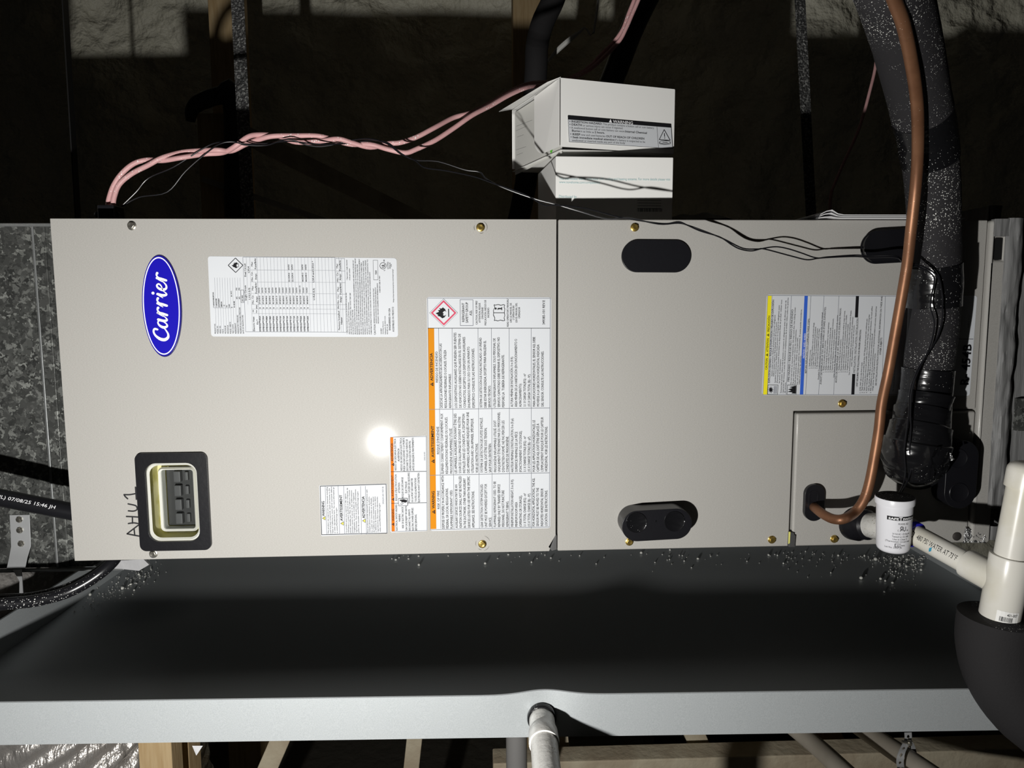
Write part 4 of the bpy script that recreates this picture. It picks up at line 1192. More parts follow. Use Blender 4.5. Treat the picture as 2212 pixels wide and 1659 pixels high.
for w_, x, a, b in (('RIESGO DE DESCARGA ELÉCTRICA', 1220, 595, 122), ('ADVERTENCIA', 1266, 462, 268), ('RIESGO DE DESCARGA ELÉCTRICA', 1308, 598, 112), ('PUEDE CAUSAR LESIONES O LA MUERTE', 1350, 605, 112), ('DESCONECTE TODAS LAS FUENTES DE', 1396, 602, 132), ('ALIMENTACIÓN ELÉCTRICA REMOTAS', 1440, 600, 155), ('ANTES DE REALIZAR EL MANTENIMIENTO', 1486, 600, 108),
                    ("RISQUE D'ÉLECTROCUTION", 1230, 1050, 655), ('ATTENTION', 1274, 935, 780), ('RISQUE DE DÉCHARGE', 1326, 1008, 698), ('ÉLECTRIQUE', 1378, 935, 762), ('POUVANT CAUSER DES BLESSURES', 1424, 1074, 628), ('OU LA MORT DÉCONNECTER', 1470, 1072, 712), ('TOUTES LES ALIMENTATIONS', 1522, 1065, 708), ("ÉLECTRIQUES AVANT L'ENTRETIEN.", 1570, 1072, 628),
                    ('ELECTRICAL SHOCK HAZARD', 1236, 1495, 1105), ('WARNING', 1280, 1362, 1245), ('RISK OF ELECTRIC SHOCK', 1330, 1458, 1138), ('CAN CAUSE INJURY OR DEATH:', 1382, 1496, 1125), ('DISCONNECT ALL REMOTE', 1430, 1495, 1178), ('ELECTRIC POWER SUPPLIES', 1478, 1493, 1155), ('BEFORE SERVICING.', 1526, 1492, 1250)):
    s.t(w_, x, a, b, 30)
s.t('335423-101 REV.', 1648, 448, 318, 18, G)
s.poly([(1245, 1018), (1380, 1012), (1388, 1120), (1252, 1126)], 'label', 1.5)
s.loop([(1245, 1018), (1380, 1012), (1388, 1120), (1252, 1126)], 6, 'ink', 2)
s.poly([(1268, 1034), (1330, 1026), (1378, 1040), (1376, 1066), (1352, 1078), (1320, 1070), (1300, 1076), (1284, 1066), (1300, 1058), (1270, 1050)], 'ink', 2)
s.stroke([(1262, 1112), (1290, 1092), (1296, 1104), (1322, 1088), (1306, 1082)], [3, 6, 7, 6, 3], 'ink', 2)
s.done({'ink': 'lettering', 'ink_grey': 'ruled_lines', 'red_orange': 'orange_band', 'label': 'pictogram_ground'})

# ---- yellow / blue installation label on the coil door
il = label_plate('installation_label', [(1656.5, 636.2), (2110.5, 638.8), (2094.2, 855), (1645.5, 853.5)], .0035, ah)
s = Sheet(il, (0, 0, 0), (0, -1, 0), .0006)
a_, b_ = Y(1645.5, 853.5, 0), Y(1656.5, 636.2, 0)
s.up = unit(b_ - a_)
s.crop(1640, 630, .13867)
def sl(x, y):                              # leaning left-edge direction
    return x - (y - 1600) * 0.048
def yband(x0, x1, m_, y0=1604, y1=64, lv=0):
    s.poly([(x0, y0), (x1, y0), (x1 + (y0 - y1) * .047, y1), (x0 + (y0 - y1) * .047, y1)], m_, lv)
yband(62, 122, 'yellow')
yband(633, 685, 'blue_ink')
yband(1434, 1482, 'ink', 1604, 1282)
yband(1434 + 56.5, 1482 + 56.5, 'ink', 402, 70)
for x, w_ in ((124, 3), (418, 5), (722, 5), (925, 5), (1158, 5)):
    s.line(x, 1604, x + 1535 * .047 + (6 if x < 300 else 12), 66, w_, G, .5)
s.loop([(56, 1604), (2400, 1604), (2470, 72), (134, 62)], 5, G, .4)
s.t('CAUTION', 124, 1215, 1040, 33, bold=.01)
s.t('ATTENTION', 140, 938, 730, 33, bold=.01)
s.t('PRECAUCIÓN', 158, 625, 378, 33, bold=.01)
tri_warn(s, 136, 986, 36, 'ink', 'yellow')
tri_warn(s, 152, 676, 36, 'ink', 'yellow')
s.t("EXPLOSION HAZARD / RISQUE D'EXPLOSION / PELIGRO DE EXPLOSIÓN", 166, 1420, 130, 30, bold=.008)
s.t('FIRE HAZARD / RISQUE DE FEU / RIESGO DE INCENDIO', 470, 1400, 280, 34)
s.t('NOTICE / AVIS / AVISO', 708, 1035, 650, 32, 'ink_white', bold=.006, lv=2)
s.t('BEFORE REPLACING TXV COMPLETE THESE STEPS:', 735, 1270, 420, 26, bold=.01)
s.t('AVANT DE REMPLACER LE TXV, BIEN SUIVRE LES ÉTAPES SUIVANTES:', 970, 1445, 240, 28, bold=.008)
s.t('ANTES DE REEMPLAZAR LA VET, REALICE LOS SIGUIENTES PASOS:', 1208, 1420, 258, 28, bold=.008)
s.poly([(1468, 1278), (1503, 1278), (1545, 405), (1508, 405)], 'label', 1)
s.t('INSTALLATION / INSTALLATION / INSTALACIÓN', 1492, 1262, 422, 32, bold=.004, lv=2)
s.t('UNIT REQUIRES THE FOLLOWING FOR PROPER OPERATION:', 1532, 1482, 595, 26, bold=.008)
s.t('SEE INSTALLATION INSTRUCTIONS FOR ADDITIONAL INFORMATION ON THESE AND', 1828, 1465, 70, 26, bold=.008)
rows = [('System under pressure. Relieve all pressure and recover refrigerant', 203, 1318, 365), ('before system repairs or final disposal. Use all service ports.', 232, 1318, 470),
        ('Système sous pression. Relâcher toute pression et récupérer le réfrigérant avant', 256, 1420, 212), ("d'entreprendre les travaux d'entretien ou disposition finale du produit. Utiliser tous", 288, 1425, 130), ('les ports de maintenance.', 320, 1425, 1050),
        ('Sistema bajo presión. Libere toda la presión y recupere el refrigerante antes de efectuar tareas de', 346, 1582, 140), ('reparación del sistema o antes de deshacerse completamente de la unidad. Utilice todos los puertos', 378, 1582, 96), ('de servicio.', 408, 1580, 1410),
        ('Do not use torch to remove components. Oil may catch fire. Use tubing cutter.', 502, 1445, 240), ('Ne pas utiliser une torche pour retirer les composantes.', 535, 1448, 590), ("Huile peut prendre feu. Utiliser une coupe-tube.", 566, 1450, 715), ('No use el soplete para quitar los componentes. El aceite puede encenderse.', 600, 1448, 275), ('Utilice el cortador de tuberías.', 632, 1446, 995),
        ('Verify airflow is correct.', 790, 1168, 905), ('Check Subcooling at Outdoor unit to verify correct charge.', 820, 1168, 482), ('Confirm TXV bulb is properly attached and insulated.', 850, 1168, 548), ('Verify system is free of contaminants and moisture.', 880, 1168, 570), ('Be sure evaporator and condenser coils are clean.', 908, 1168, 575),
        ('Detailed Troubleshooting Instructions are available in the service manual.', 930, 1368, 320),
        ("Vérifier si la circulation d'air est correcte.", 1012, 1230, 760), ("Vérifier la charge du refroidisseur extérieur sur l'unité extérieur.", 1046, 1230, 475), ('Vérifier si le bulbe TXV est correctement attaché et isolé.', 1080, 1230, 560), ("Vérifier que le système soit libre de tout contaminants ou moisissure.", 1112, 1230, 420), ("S'assurer que l'évaporateur et le serpentin sont propres.", 1144, 1230, 585),
        ('Une charte de dépistage est disponible dans le manuel de service.', 1170, 1335, 360),
        ('Verifique que el flujo de aire sea correcto.', 1250, 1228, 740), ('Revise el subenfriamiento en la unidad exterior para verificar la carga correcta.', 1282, 1228, 300), ('Confirme que el bulbo de la VET esté correctamente conectado y aislado.', 1314, 1228, 362), ('Verifique que el sistema no tenga contaminantes ni humedad.', 1346, 1228, 505), ('Asegúrese que las bobinas del evaporador y del condensador estén limpias.', 1378, 1228, 292),
        ('Las instrucciones detalladas para la solución de problemas', 1408, 1298, 396), ('están disponibles en el manual de servicio.', 1446, 1168, 520),
        ('LEVEL UNIT side to side, front to back.', 1580, 1548, 1100), ('TRAP both primary and secondary drain lines. PVC fittings should be used with condensate pan.', 1612, 1548, 420), ('TRAP condensate lines as close to unit as possible. Use a 1/2 inch drops. Pitch line 1 inch per 10 running feet.', 1645, 1548, 355), ('SELECT MOTOR SPEED (tap) properly per installation instructions and unit pre-sale literature. Too much airflow', 1680, 1548, 230), ('with dry coil (on, or 2000 dbs or 5 ton units) can cause condensate blow-off.', 1712, 1548, 655), ('SEAL OPENINGS to the unit to prevent internal moisture. Use grommets provided to seal suction, liquid and low', 1744, 1548, 232), ('voltage entries. Seal high voltage electrical entries.', 1774, 1548, 960)]
for w_, x, a, b in rows:
    s.t(w_, x, a, b, 21)
for grp, yy, xs in ((5, 1198, (790, 820, 850, 880, 908)), (5, 1258, (1012, 1046, 1080, 1112, 1144)), (5, 1258, (1250, 1282, 1314, 1346, 1378)), (5, 1580, (1580, 1612, 1645, 1680, 1744))):
    for i, x in enumerate(xs):
        s.t('%d.' % (i + 1), x, yy, yy - 18, 20)
# pictograms
s.loop([(130, 1600), (285, 1604), (292, 1455), (138, 1452)], 5, 'ink', 1)
st_ = []
for k in range(20):
    r_ = (60 if k % 2 == 0 else 26)
    st_.append((180 + r_ * .75 * math.cos(k * math.pi / 10), 1530 + r_ * math.sin(k * math.pi / 10)))
s.poly(st_, 'ink', 1)
for x in (232, 250, 268):
    s.line(x - 3, 1590, x + 3, 1472, 8, G, 1)
s.loop([(432, 1604), (575, 1604), (582, 1460), (440, 1455)], 5, 'ink', 1)
s.poly([(440, 1560), (500, 1540), (450, 1525), (520, 1500), (470, 1490), (560, 1468), (575, 1470), (570, 1590), (500, 1585), (520, 1570)], 'ink', 1)
s.crop(1630, 620, .22604)
s.t('OTHER SUBJECTS.', 1208, 648, 482, 16, bold=.008)
s.line(1212, 1026, 1250, 90, 3, G, .5)
s.t('Use caution if test mode is not normal, is fault.', 1245, 1020, 560, 13)
s.t('Connect the alarm only to', 1325, 470, 205, 13)
s.t('The controls shown are for fully processed circuits below.', 1330, 1000, 560, 13)
s.line(1940, 497, 2090, 497, 4, 'ink', 1)
s.t('R- 454B', 2042, 935, 548, 82, bold=.022)
s.t('343680-101 REV.A', 2048, 390, 275, 14, G)
s.done({'ink': 'lettering', 'ink_grey': 'ruled_lines', 'yellow': 'yellow_band', 'blue_ink': 'blue_band', 'ink_white': 'white_lettering', 'label': 'heading_box'})

# ================================================================== REFRIGERANT LINES
# black insulated suction line: (px, py, world y, radius)
INS = [(1850, -2600, -0.22, 0.033), (1868, -400, -0.255, 0.033), (1890, -170, -0.268, 0.033), (1915, -60, -0.258, 0.03296), (1934, 0, -0.228, 0.03279), (1961, 100, -0.177, 0.03261), (1983, 200, -0.133, 0.03226), (2004, 300, -0.093, 0.03174), (2014, 400, -0.065, 0.03157), (2018, 500, -0.05, 0.03122), (2019, 600, -0.041, 0.03104), (2016, 700, -0.036, 0.03087), (2008, 770, -0.034, 0.03052), (2001, 830, -0.033, 0.03017), (1996, 880, -0.033, 0.03017)]
ins = thing('insulated_suction_line', 'thick black foam-insulated pipe hanging down behind the copper line', 'pipe', tuple(Y(2003, 1040, -.05)))
def inspt(i):
    return Y(INS[i][0], INS[i][1], INS[i][2])
def sub_tube(i0, i1, scale=1.0, wob=0.0, n=32, dr=0.0, sub=6):
    return tube([inspt(i) for i in range(i0, i1 + 1)], [INS[i][3] * scale + dr for i in range(i0, i1 + 1)], n, sub, wob=wob)
obj('foam_sleeve', sub_tube(0, 7, wob=.02), 'rubber_foam', ins, smooth='auto')
obj('foam_sleeve', sub_tube(7, 14, wob=.015, dr=-.0008), 'rubber_foam', ins, smooth='auto')
def path_at(py):
    ys = [p[1] for p in INS]
    return [np.interp(py, ys, [p[k] for p in INS]) for k in (0, 2, 3)]
def wrap(py0, py1, name, m_, dr, wob=.02, n=5):
    P, R_ = [], []
    for py in np.linspace(py0, py1, n):
        x, y, r = path_at(py)
        P.append(Y(x, py, y))
        R_.append(r + dr)
    return obj(name, tube(P, R_, 40, 4, wob=wob, seed=py0), m_, ins, smooth='auto')
wrap(243, 345, 'tape_wrap', 'black_gloss', .0004, .02)
wrap(571, 662, 'tape_wrap', 'black_gloss', .0012, .025)
wrap(796, 905, 'tape_wrap', 'black_gloss', .0014, .04)
# taped elbow turning into the cabinet
def tape_layers(P, R_):
    Q = smoothpath(np.column_stack([np.asarray(P), R_]), 14)
    seg = np.r_[0, np.cumsum(np.linalg.norm(np.diff(Q[:, :3], axis=0), axis=1))]
    for i in range(len(Q)):
        Q[i, 3] += .0022 * (1 - ((seg[i] / .021) % 1.0))
    return tube(Q[:, :3], Q[:, 3], 48, 1, wob=.075, seed=3)
E0 = [Y(1999, 850, -.036), Y(1994, 880, -.038), Y(1988, 915, -.043), Y(1981, 950, -.045), Y(1976, 978, -.043), Y(1974, 990, -.034), Y(1977, 994, -.018), Y(1977, 996, -.001)]
obj('taped_elbow', tape_layers(E0, [.0312, .0320, .0350, .0385, .0395, .0385, .037, .036]), 'black_gloss', ins, smooth='auto')
obj('tape_tail', crumple([Y(2020, 965, -.092), Y(2056, 975, -.075), Y(2052, 1002, -.07), Y(2000, 1040, -.078)], 12, 6, .006, 4), 'black_gloss', ins, smooth=True)
obj('foil_scrap', crumple([Y(2053, 978, -.084), Y(2056, 986, -.084), Y(2064, 992, -.084), Y(2054, 995, -.084)], 4, 2, .003, 7), 'foil_tape', ins)
# bare copper liquid line
COP = [(1852, -2600, -0.275), (1872, -400, -0.315), (1895, -160, -0.328), (1918, -50, -0.2995), (1932, 0, -0.2745), (1949, 45, -0.252), (1963, 103, -0.2232), (1975, 172, -0.1935), (1981, 224, -0.1724), (1983, 276, -0.1526), (1982, 344, -0.1291), (1977, 413, -0.1127), (1968, 496, -0.1011), (1960, 568, -0.0876), (1947, 646, -0.0747), (1933, 725, -0.0635), (1919, 803, -0.0539), (1905, 870, -0.052), (1899, 925, -0.052), (1891, 976, -0.052), (1879, 1040, -0.052), (1866, 1080, -0.052), (1846, 1107, -0.052), (1822, 1121, -0.068), (1800, 1121, -0.058), (1780, 1112, -0.042), (1764, 1100, -0.022), (1755, 1092, 0.004)]
tag(obj('copper_line', tube([Y(*p) for p in COP], .0064, 20, 6), 'copper', smooth='auto'), 'bare copper tube curving down in front of the black insulation', 'pipe')

# ================================================================== CONDENSATE DRAIN
DA0, DA, DB = Y(1848, 1130, 0.0), Y(1945, 1138, -.07), Y(2172, 1262, -.20)
du0 = unit(DA + np.array([0, 0, -.004]) - DA0)
du = unit(DB - DA)
dl_ = np.linalg.norm(DB - DA)
def SP_(px):                           # distance along the drain line where it passes photo column px
    lo, hi = 0.0, 1.0
    for _ in range(40):
        t = (lo + hi) / 2
        q = RC @ (DA + (DB - DA) * t - CAM)
        if CX + F * q[0] / q[2] < px:
            lo = t
        else:
            hi = t
    return lo * dl_
def SX(px):
    return DA + du * SP_(px)
dn_ = thing('condensate_drain', 'cream plastic drain line with a tee and capped riser at the right', 'drain pipe', tuple(DB + np.array([0, 0, -.06])))
obj('drain_boss', lathe(DA0 - du0 * .004, du0, [(-.01, .024), (.010, .024), (.014, .021), (.026, .0205), (.029, .0175)], 36), 'black_plastic', dn_, smooth='auto')
obj('adapter', lathe(DA0 + du0 * .020, du0, [(0, .0165), (.010, .0168), (.011, .0174), (.070, .0174), (.072, .0168)], 36), 'pvc_over', dn_, smooth='auto')
r0 = .0134
sw0 = DA + du * .105
obj('primer_ring', lathe(SX(1970), du, [(0, .0164), (.006, .0164), (.0065, .0140)], 36), 'primer_blue', dn_, smooth='auto')
pipe = obj('pipe', lathe(DA, du, [(0, r0), (dl_ - .02, r0)], 40), 'pvc', dn_, smooth='auto')
up = unit(np.array([.075, -.05, 1.0]))
tee = obj('tee_branch', lathe(SX(2088), du, [(0, .0134), (.0001, .0168), (.003, .0172), (dl_ - SP_(2088), .0174)], 40), 'pvc', dn_, smooth='auto')
tc = DB
obj('tee_body', lathe(tc - up * .040, up, [(0, .0190), (.002, .0204), (.072, .0206), (.074, .0200), (.0741, .0165)], 44), 'pvc', dn_, smooth='auto')
obj('riser', lathe(tc + up * .020, up, [(0, .0166), (.115, .0166)], 40), 'pvc', dn_, smooth='auto')
obj('riser_cap', lathe(tc + up * .113, up, [(0, .0166), (.0001, .0190), (.018, .0190), (.022, .0184), (.025, .0168), (.0275, .013), (.029, .008), (.0296, .003), (.0297, .0005)], 44), 'pvc', dn_, smooth='auto')
# foam sleeve on the drop pipe below the tee
dz = tc - up * .0385
obj('foam_sleeve', tube([dz, dz + np.array([.0, 0, -.035]), dz + np.array([.012, -.004, -.075]), dz + np.array([.045, -.012, -.115]), dz + np.array([.10, -.02, -.138]), dz + np.array([.3, -.03, -.15])], [.0415, .0415, .0415, .0415, .0415, .0415], 40, 6), 'rubber_plain', dn_, smooth='auto')
obj('sleeve_top', lathe(dz + np.array([0, 0, -.0005]), (0, 0, 1), [(0, .0415), (.0012, .0400), (.0014, .021)], 40), 'rubber_foam', dn_, smooth='auto')
def on_tube(A, ax, r, toward, start, length, cap, base_ang=0.0, flip=1):
    """wrap text round a straight tube, reading along its axis"""
    u = unit(ax)
    t = unit(np.asarray(toward, float) - u * np.dot(toward, u))
    w = np.cross(t, u) * flip             # text up direction on the surface
    A = np.asarray(A, float)
    def fn(a, b):
        ang = (b - 0.5) * cap / r + base_ang
        return A + np.outer(start + a * length, u) + np.outer(np.cos(ang), t * r) + np.outer(np.sin(ang), w * r)
    return fn
tocam = unit(CAM - (DA + DB) / 2)
wtest = np.cross(unit(tocam - du * np.dot(tocam, du)), du)
fl = 1 if wtest[2] > 0 else -1
stt = []
for w_, a, l in (('480 PSI WATER AT 73°F', .150, .073), ):
    text_into(stt, w_, on_tube(DA, du, r0 + .0003, tocam, SP_(1994), SP_(2080) - SP_(1994), .0066, -0.05, fl), 0)
later('lettering', stt, 'ink', pipe)
# logo ring before the lettering, blue stain
A_ = DA
def tube_patch(s0, s1, a0, a1, r):
    t = unit(tocam - du * np.dot(tocam, du))
    w = np.cross(t, du) * fl
    V, Fc = [], []
    for i in range(5):
        for j in range(5):
            s_ = s0 + (s1 - s0) * i / 4
            a = a0 + (a1 - a0) * j / 4 + (i - 2) * .05
            V.append(A_ + du * s_ + t * r * math.cos(a) + w * r * math.sin(a))
    for i in range(4):
        for j in range(4):
            k = i * 5 + j
            Fc.append((k, k + 1, k + 6, k + 5))
    return (V, Fc)
obj('blue_stain', tube_patch(SP_(2024), SP_(2029), -.75, -.35, r0 + .0002), 'blue_stain', pipe)
stt = []
text_into(stt, 'D', on_tube(DA, du, r0 + .0003, tocam, SP_(1981), SP_(1988) - SP_(1981), .010, -.05, fl))
later('pipe_logo', stt, 'ink', pipe)
# barcode sticker on the tee
tcm = unit(CAM - tc)
def tee_patch(z0, z1, a0, a1, r, n=6):
    t = unit(tcm - up * np.dot(tcm, up))
    w = np.cross(up, t)
    V, Fc = [], []
    for i in range(n + 1):
        a = a0 + (a1 - a0) * i / n
        for z in (z0, z1):
            V.append(tc + up * z + t * r * math.cos(a) + w * r * math.sin(a))
    for i in range(n):
        Fc.append((2 * i, 2 * i + 2, 2 * i + 3, 2 * i + 1))
    return (V, Fc)
tb = obj('sticker', tee_patch(-.0375, -.0245, -.15, .95, .0207), 'card', dn_)
bars = []
a = .0
for k in range(17):
    wd_ = random.choice((.012, .02, .03))
    bars.append(tee_patch(-.0362, -.0308, a, a + wd_, .0209, 1))
    a += wd_ + random.choice((.012, .02, .03))
obj('barcode', merge(*bars), 'ink', tb)
stt = []
t_ = unit(tcm - up * np.dot(tcm, up))
w_v = np.cross(up, t_)
def fn_num(a, b):
    ang = .32 + a * .52
    return tc + np.outer(-.0295 + b * .0032, up) + np.outer(np.cos(ang) * .0209, t_) + np.outer(np.sin(ang) * .0209, w_v)
text_into(stt, '401-007', fn_num, .01)
later('sticker_number', stt, 'ink', tb)

# float switch cup standing on the drain line
_d = (RC @ (DA - CAM))[2] - .030
sw_c = CAM + RC.T @ (np.array([(1930 - CX) / F, (1151 - CY) / F, 1.0]) * _d)
sup = unit(np.array([-.035, -.04, 1.0]))
fs = thing('float_switch', 'white cylindrical float switch standing on the drain line', 'float switch', tuple(sw_c + sup * -.018))
cb = sw_c + sup * -.0225
RS = .0210
body = obj('cup', lathe(cb, sup, [(0, .012), (.0008, .016), (.003, .0183), (.006, .0193), (.062, RS)], 48), 'switch_white', fs, smooth='auto')
obj('cap', lathe(cb + sup * .0615, sup, [(0, RS), (.0003, .0226), (.006, .0230), (.0085, .0224), (.0086, .0155), (.0076, .0150), (.0072, .002)], 48), 'switch_white', fs, smooth='auto')
obj('cap_grit', lathe(cb + sup * .0701, sup, [(0, .0222), (.0004, .0220), (.0005, .0158)], 40, True), 'rubber_foam', fs, smooth='auto')
obj('cap_well', lathe(cb + sup * .0692, sup, [(0, .0152), (.0002, .015), (.0003, .001)], 32), 'grey_tab', fs, smooth='auto')
tcs = unit(CAM - sw_c)
tS = unit(tcs - sup * np.dot(tcs, sup))
wS = np.cross(sup, tS)
def on_cup(a0, a1_, h, cap):
    def fn(a, b):
        ang = a0 + (a1_ - a0) * a
        hh = h + b * cap
        rr = np.interp(hh, [.006, .062], [.0193, RS]) + .00025
        return cb + np.outer(hh, sup) + (np.cos(ang) * rr)[:, None] * tS + (np.sin(ang) * rr)[:, None] * wS
    return fn
def cup_patch(a0, a1_, h0, h1, dr=.0002, n=10):
    aa = np.linspace(0, 1, n + 1)
    lo, hi = on_cup(a0, a1_, h0, 0)(aa, aa * 0), on_cup(a0, a1_, h1, 0)(aa, aa * 0)
    V = np.vstack([lo, hi])
    return (V, [(i, i + 1, n + 2 + i, n + 1 + i) for i in range(n)])
obj('brand_bar', cup_patch(-.38, 1.35, .0455, .0505), 'ink', body)
stt = []
for w_, a0, a1_, h, cp in (('SAFE', -.30, .26, .0464, .0028), ('SWITCH', .48, 1.30, .0464, .0026)):
    text_into(stt, w_, (lambda f: lambda a, b: f(a, b) + tS * .0003)(on_cup(a0, a1_, h, cp)), .03)
text_into(stt, 'T', (lambda f: lambda a, b: f(a, b) + tS * .0003)(on_cup(.27, .46, .0460, .0042)), .03)
later('white_lettering', stt, 'ink_white', body)
stt = []
for w_, a0, a1_, h, cp, bo in (('MODEL SS2', .24, .85, .0400, .0024, .01), ('C', .22, .27, .0318, .0022, .02), ('ЯU', .34, .70, .0318, .0062, .012), ('US', .76, .86, .0318, .0020, .01), ('24 Volt AC, 1.25 Amp 60', -.06, .98, .0272, .0022, 0), ('Tested to UL 508', -.08, .92, .0236, .0022, 0),
                               ('Use in Class 2', -.03, .82, .0202, .0022, 0), ('(Thermostat) Circuit only', -.45, 1.05, .0172, .0022, 0), ('RECTORSEAL', .22, .72, .0124, .0014, .01), ('Lot No. 24GF JH', -.48, .52, .0092, .0022, 0)):
    text_into(stt, w_, on_cup(a0, a1_, h, cp), bo)
for args in ((.10, .46, .0151, .0156), (.10, .46, .0112, .0117), (.10, .14, .0112, .0156)):
    stt.append(cup_patch(*args, n=6))
later('lettering', stt, 'ink', body)

# ================================================================== WIRES
def wire(name, pts, r, m_, lab, cat='wire', n=8, group=None, sub=5):
    return tag(obj(name, tube([Y(*p) for p in pts], r, n, sub), m_, smooth='auto'), lab, cat, group)
W1 = [(262, 446, 0.05), (294, 415, 0.05), (321, 385, 0.05), (375, 361, 0.045), (435, 323, 0.04), (470, 308, 0.036), (512, 308, 0.03), (528, 313, 0.036), (575, 314, 0.04), (622, 301, 0.03), (662, 313, 0.036), (700, 316, 0.04), (760, 303, 0.04), (800, 300, 0.03), (837, 311, 0.02), (866, 333, 0.012), (897, 347, 0.005), (917, 362, 0.0), (964, 369, -0.005), (1025, 382, -0.01), (1065, 396, -0.012), (1134, 420, -0.015), (1174, 443, -0.018), (1199, 443, -0.02), (1264, 450, -0.024), (1333, 468, -0.026), (1405, 480, -0.028), (1440, 483, -0.03), (1466, 479, -0.033), (1486, 487, -0.034), (1513, 499, -0.035), (1555, 512, -0.035), (1581, 529, -0.034), (1599, 538, -0.033), (1623, 542, -0.032), (1646, 537, -0.032), (1675, 533, -0.033), (1701, 537, -0.034), (1730, 546, -0.033), (1763, 557, -0.031), (1788, 555, -0.03), (1846, 551, -0.028), (1880, 553, -0.03), (1935, 553, -0.04), (1950, 564, -0.0305), (1966, 568, -0.0785), (1995, 576, -0.0795), (2026, 598, -0.0785), (2036, 640, -0.076), (2036, 662, -0.076), (2035, 695, -0.0755), (2024, 731, -0.076), (2003, 766, -0.076), (1984, 800, -0.075), (1970, 844, -0.0715), (1967, 897, -0.0725), (1968, 925, -0.075), (1965, 970, -0.0765), (1968, 1013, -0.0725), (1957, 1046, -0.0765), (1939, 1078, -0.092), (1935, 1086, -0.088)]
W2 = [(264, 446, 0.052), (301, 426, 0.05), (361, 415, 0.05), (401, 370, 0.045), (448, 329, 0.038), (475, 311, 0.03), (502, 306, 0.03), (528, 311, 0.033), (575, 310, 0.044), (622, 305, 0.042), (662, 309, 0.028), (700, 312, 0.03), (760, 309, 0.045), (800, 303, 0.04), (837, 308, 0.016), (866, 331, 0.01), (897, 346, 0.006), (946, 349, 0.0), (1004, 367, -0.004), (1036, 372, -0.006), (1051, 387, -0.009), (1091, 407, -0.012), (1156, 430, -0.016), (1206, 443, -0.019), (1253, 457, -0.022), (1311, 473, -0.024), (1358, 471, -0.028), (1423, 484, -0.03), (1466, 482, -0.031), (1490, 488, -0.033), (1518, 498, -0.035), (1563, 516, -0.035), (1604, 536, -0.032), (1636, 538, -0.031), (1652, 538, -0.032), (1709, 553, -0.033), (1743, 561, -0.033), (1767, 558, -0.032), (1793, 556, -0.03), (1846, 554, -0.028), (1880, 556, -0.03), (1935, 556, -0.04), (1950, 567, -0.0305), (1966, 572, -0.0785), (1993, 580, -0.0795), (2018, 600, -0.0795), (2012, 640, -0.077), (2010, 665, -0.077), (2018, 697, -0.077), (2013, 734, -0.077), (2000, 769, -0.077), (1981, 800, -0.076), (1966, 844, -0.0725), (1963, 897, -0.0735), (1960, 919, -0.076), (1954, 970, -0.0775), (1956, 1019, -0.0725), (1951, 1046, -0.0785), (1936, 1078, -0.094), (1933, 1086, -0.089)]
wire('control_wire', W1, .0009, 'wire_black', 'thin black control wire, the upper strand of the pair crossing the coil door', group='pair of control wires')
wire('control_wire', W2, .0009, 'wire_black', 'thin black control wire, the lower strand of the pair crossing the coil door', group='pair of control wires')

# pink twin cables
K1 = [(233, 447, .05), (236, 428, .05), (246, 400, .05), (264, 374, .05), (290, 353, .05), (320, 345, .052), (350, 347, .046), (388, 341, .04), (440, 333, .05), (480, 330, .05), (505, 318, .04), (535, 296, .04), (560, 291, .045), (600, 294, .052), (640, 307, .052), (690, 305, .046), (730, 300, .04), (760, 308, .042), (800, 318, .05), (840, 310, .055), (865, 308, .055), (900, 296, .06), (940, 275, .07), (980, 254, .09), (1020, 243, .10), (1060, 222, .12), (1100, 199, .14), (1140, 182, .17), (1172, 178, .22),
      (1210, 176, .27), (1250, 160, .28), (1275, 143, .28), (1300, 117, .28), (1325, 92, .28), (1345, 64, .28), (1358, 30, .28), (1370, 0, .28), (1385, -40, .28)]
K2 = [(244, 447, .046), (247, 425, .046), (258, 398, .046), (285, 375, .046), (320, 357, .042), (350, 341, .042), (388, 330, .05), (420, 326, .05), (470, 324, .04), (500, 326, .05), (530, 312, .052), (560, 301, .046), (590, 294, .042), (640, 293, .044), (690, 294, .046), (730, 305, .05), (760, 312, .052), (800, 312, .044), (840, 323, .05), (875, 330, .052), (900, 322, .055), (940, 303, .06), (980, 277, .07), (1020, 249, .08), (1060, 228, .10), (1100, 205, .12), (1140, 188, .15), (1172, 184, .2),
      (1210, 181, .265), (1250, 163, .27), (1278, 147, .27), (1310, 118, .27), (1338, 88, .27), (1352, 62, .27), (1366, 30, .27), (1379, 0, .27), (1394, -40, .27)]
wire('pink_cable', K1, .0033, 'pink', 'pink thermostat cable leaving the top left corner on the outer side of the pair', 'cable', 12, 'twin pink cables')
wire('pink_cable', K2, .0033, 'pink', 'pink thermostat cable twisted round its twin, on the inner side at the top left corner', 'cable', 12, 'twin pink cables')
wire('pink_cable', [(1899, -700, .62), (1899, 60, .62), (1896, 100, .62), (1890, 150, .62), (1878, 200, .62), (1866, 245, .62), (1851, 290, .62), (1828, 340, .62), (1806, 390, .62), (1794, 430, .62), (1793, 520, .62)], .0033, 'pink', 'single pink cable hanging behind the insulated pipe', 'cable', 10)
ct = thing('cable_connector', 'black strain-relief connector where the pink cables enter the unit', 'connector', tuple(Y(245, 472, .05)))
obj('connector_body', box(Y(222, 460, .05)[0], Y(258, 460, .05)[0], .035, .065, .446, Y(240, 447, .05)[2] + .001), 'black_plastic', ct, bevel=.002)
for px in (212, 254):
    obj('clamp_screw', lathe(Y(px, 464, .045), (0, -1, 0), [(0, .004), (.003, .004), (.004, .002)], 14), 'black_plastic', ct, smooth='auto')

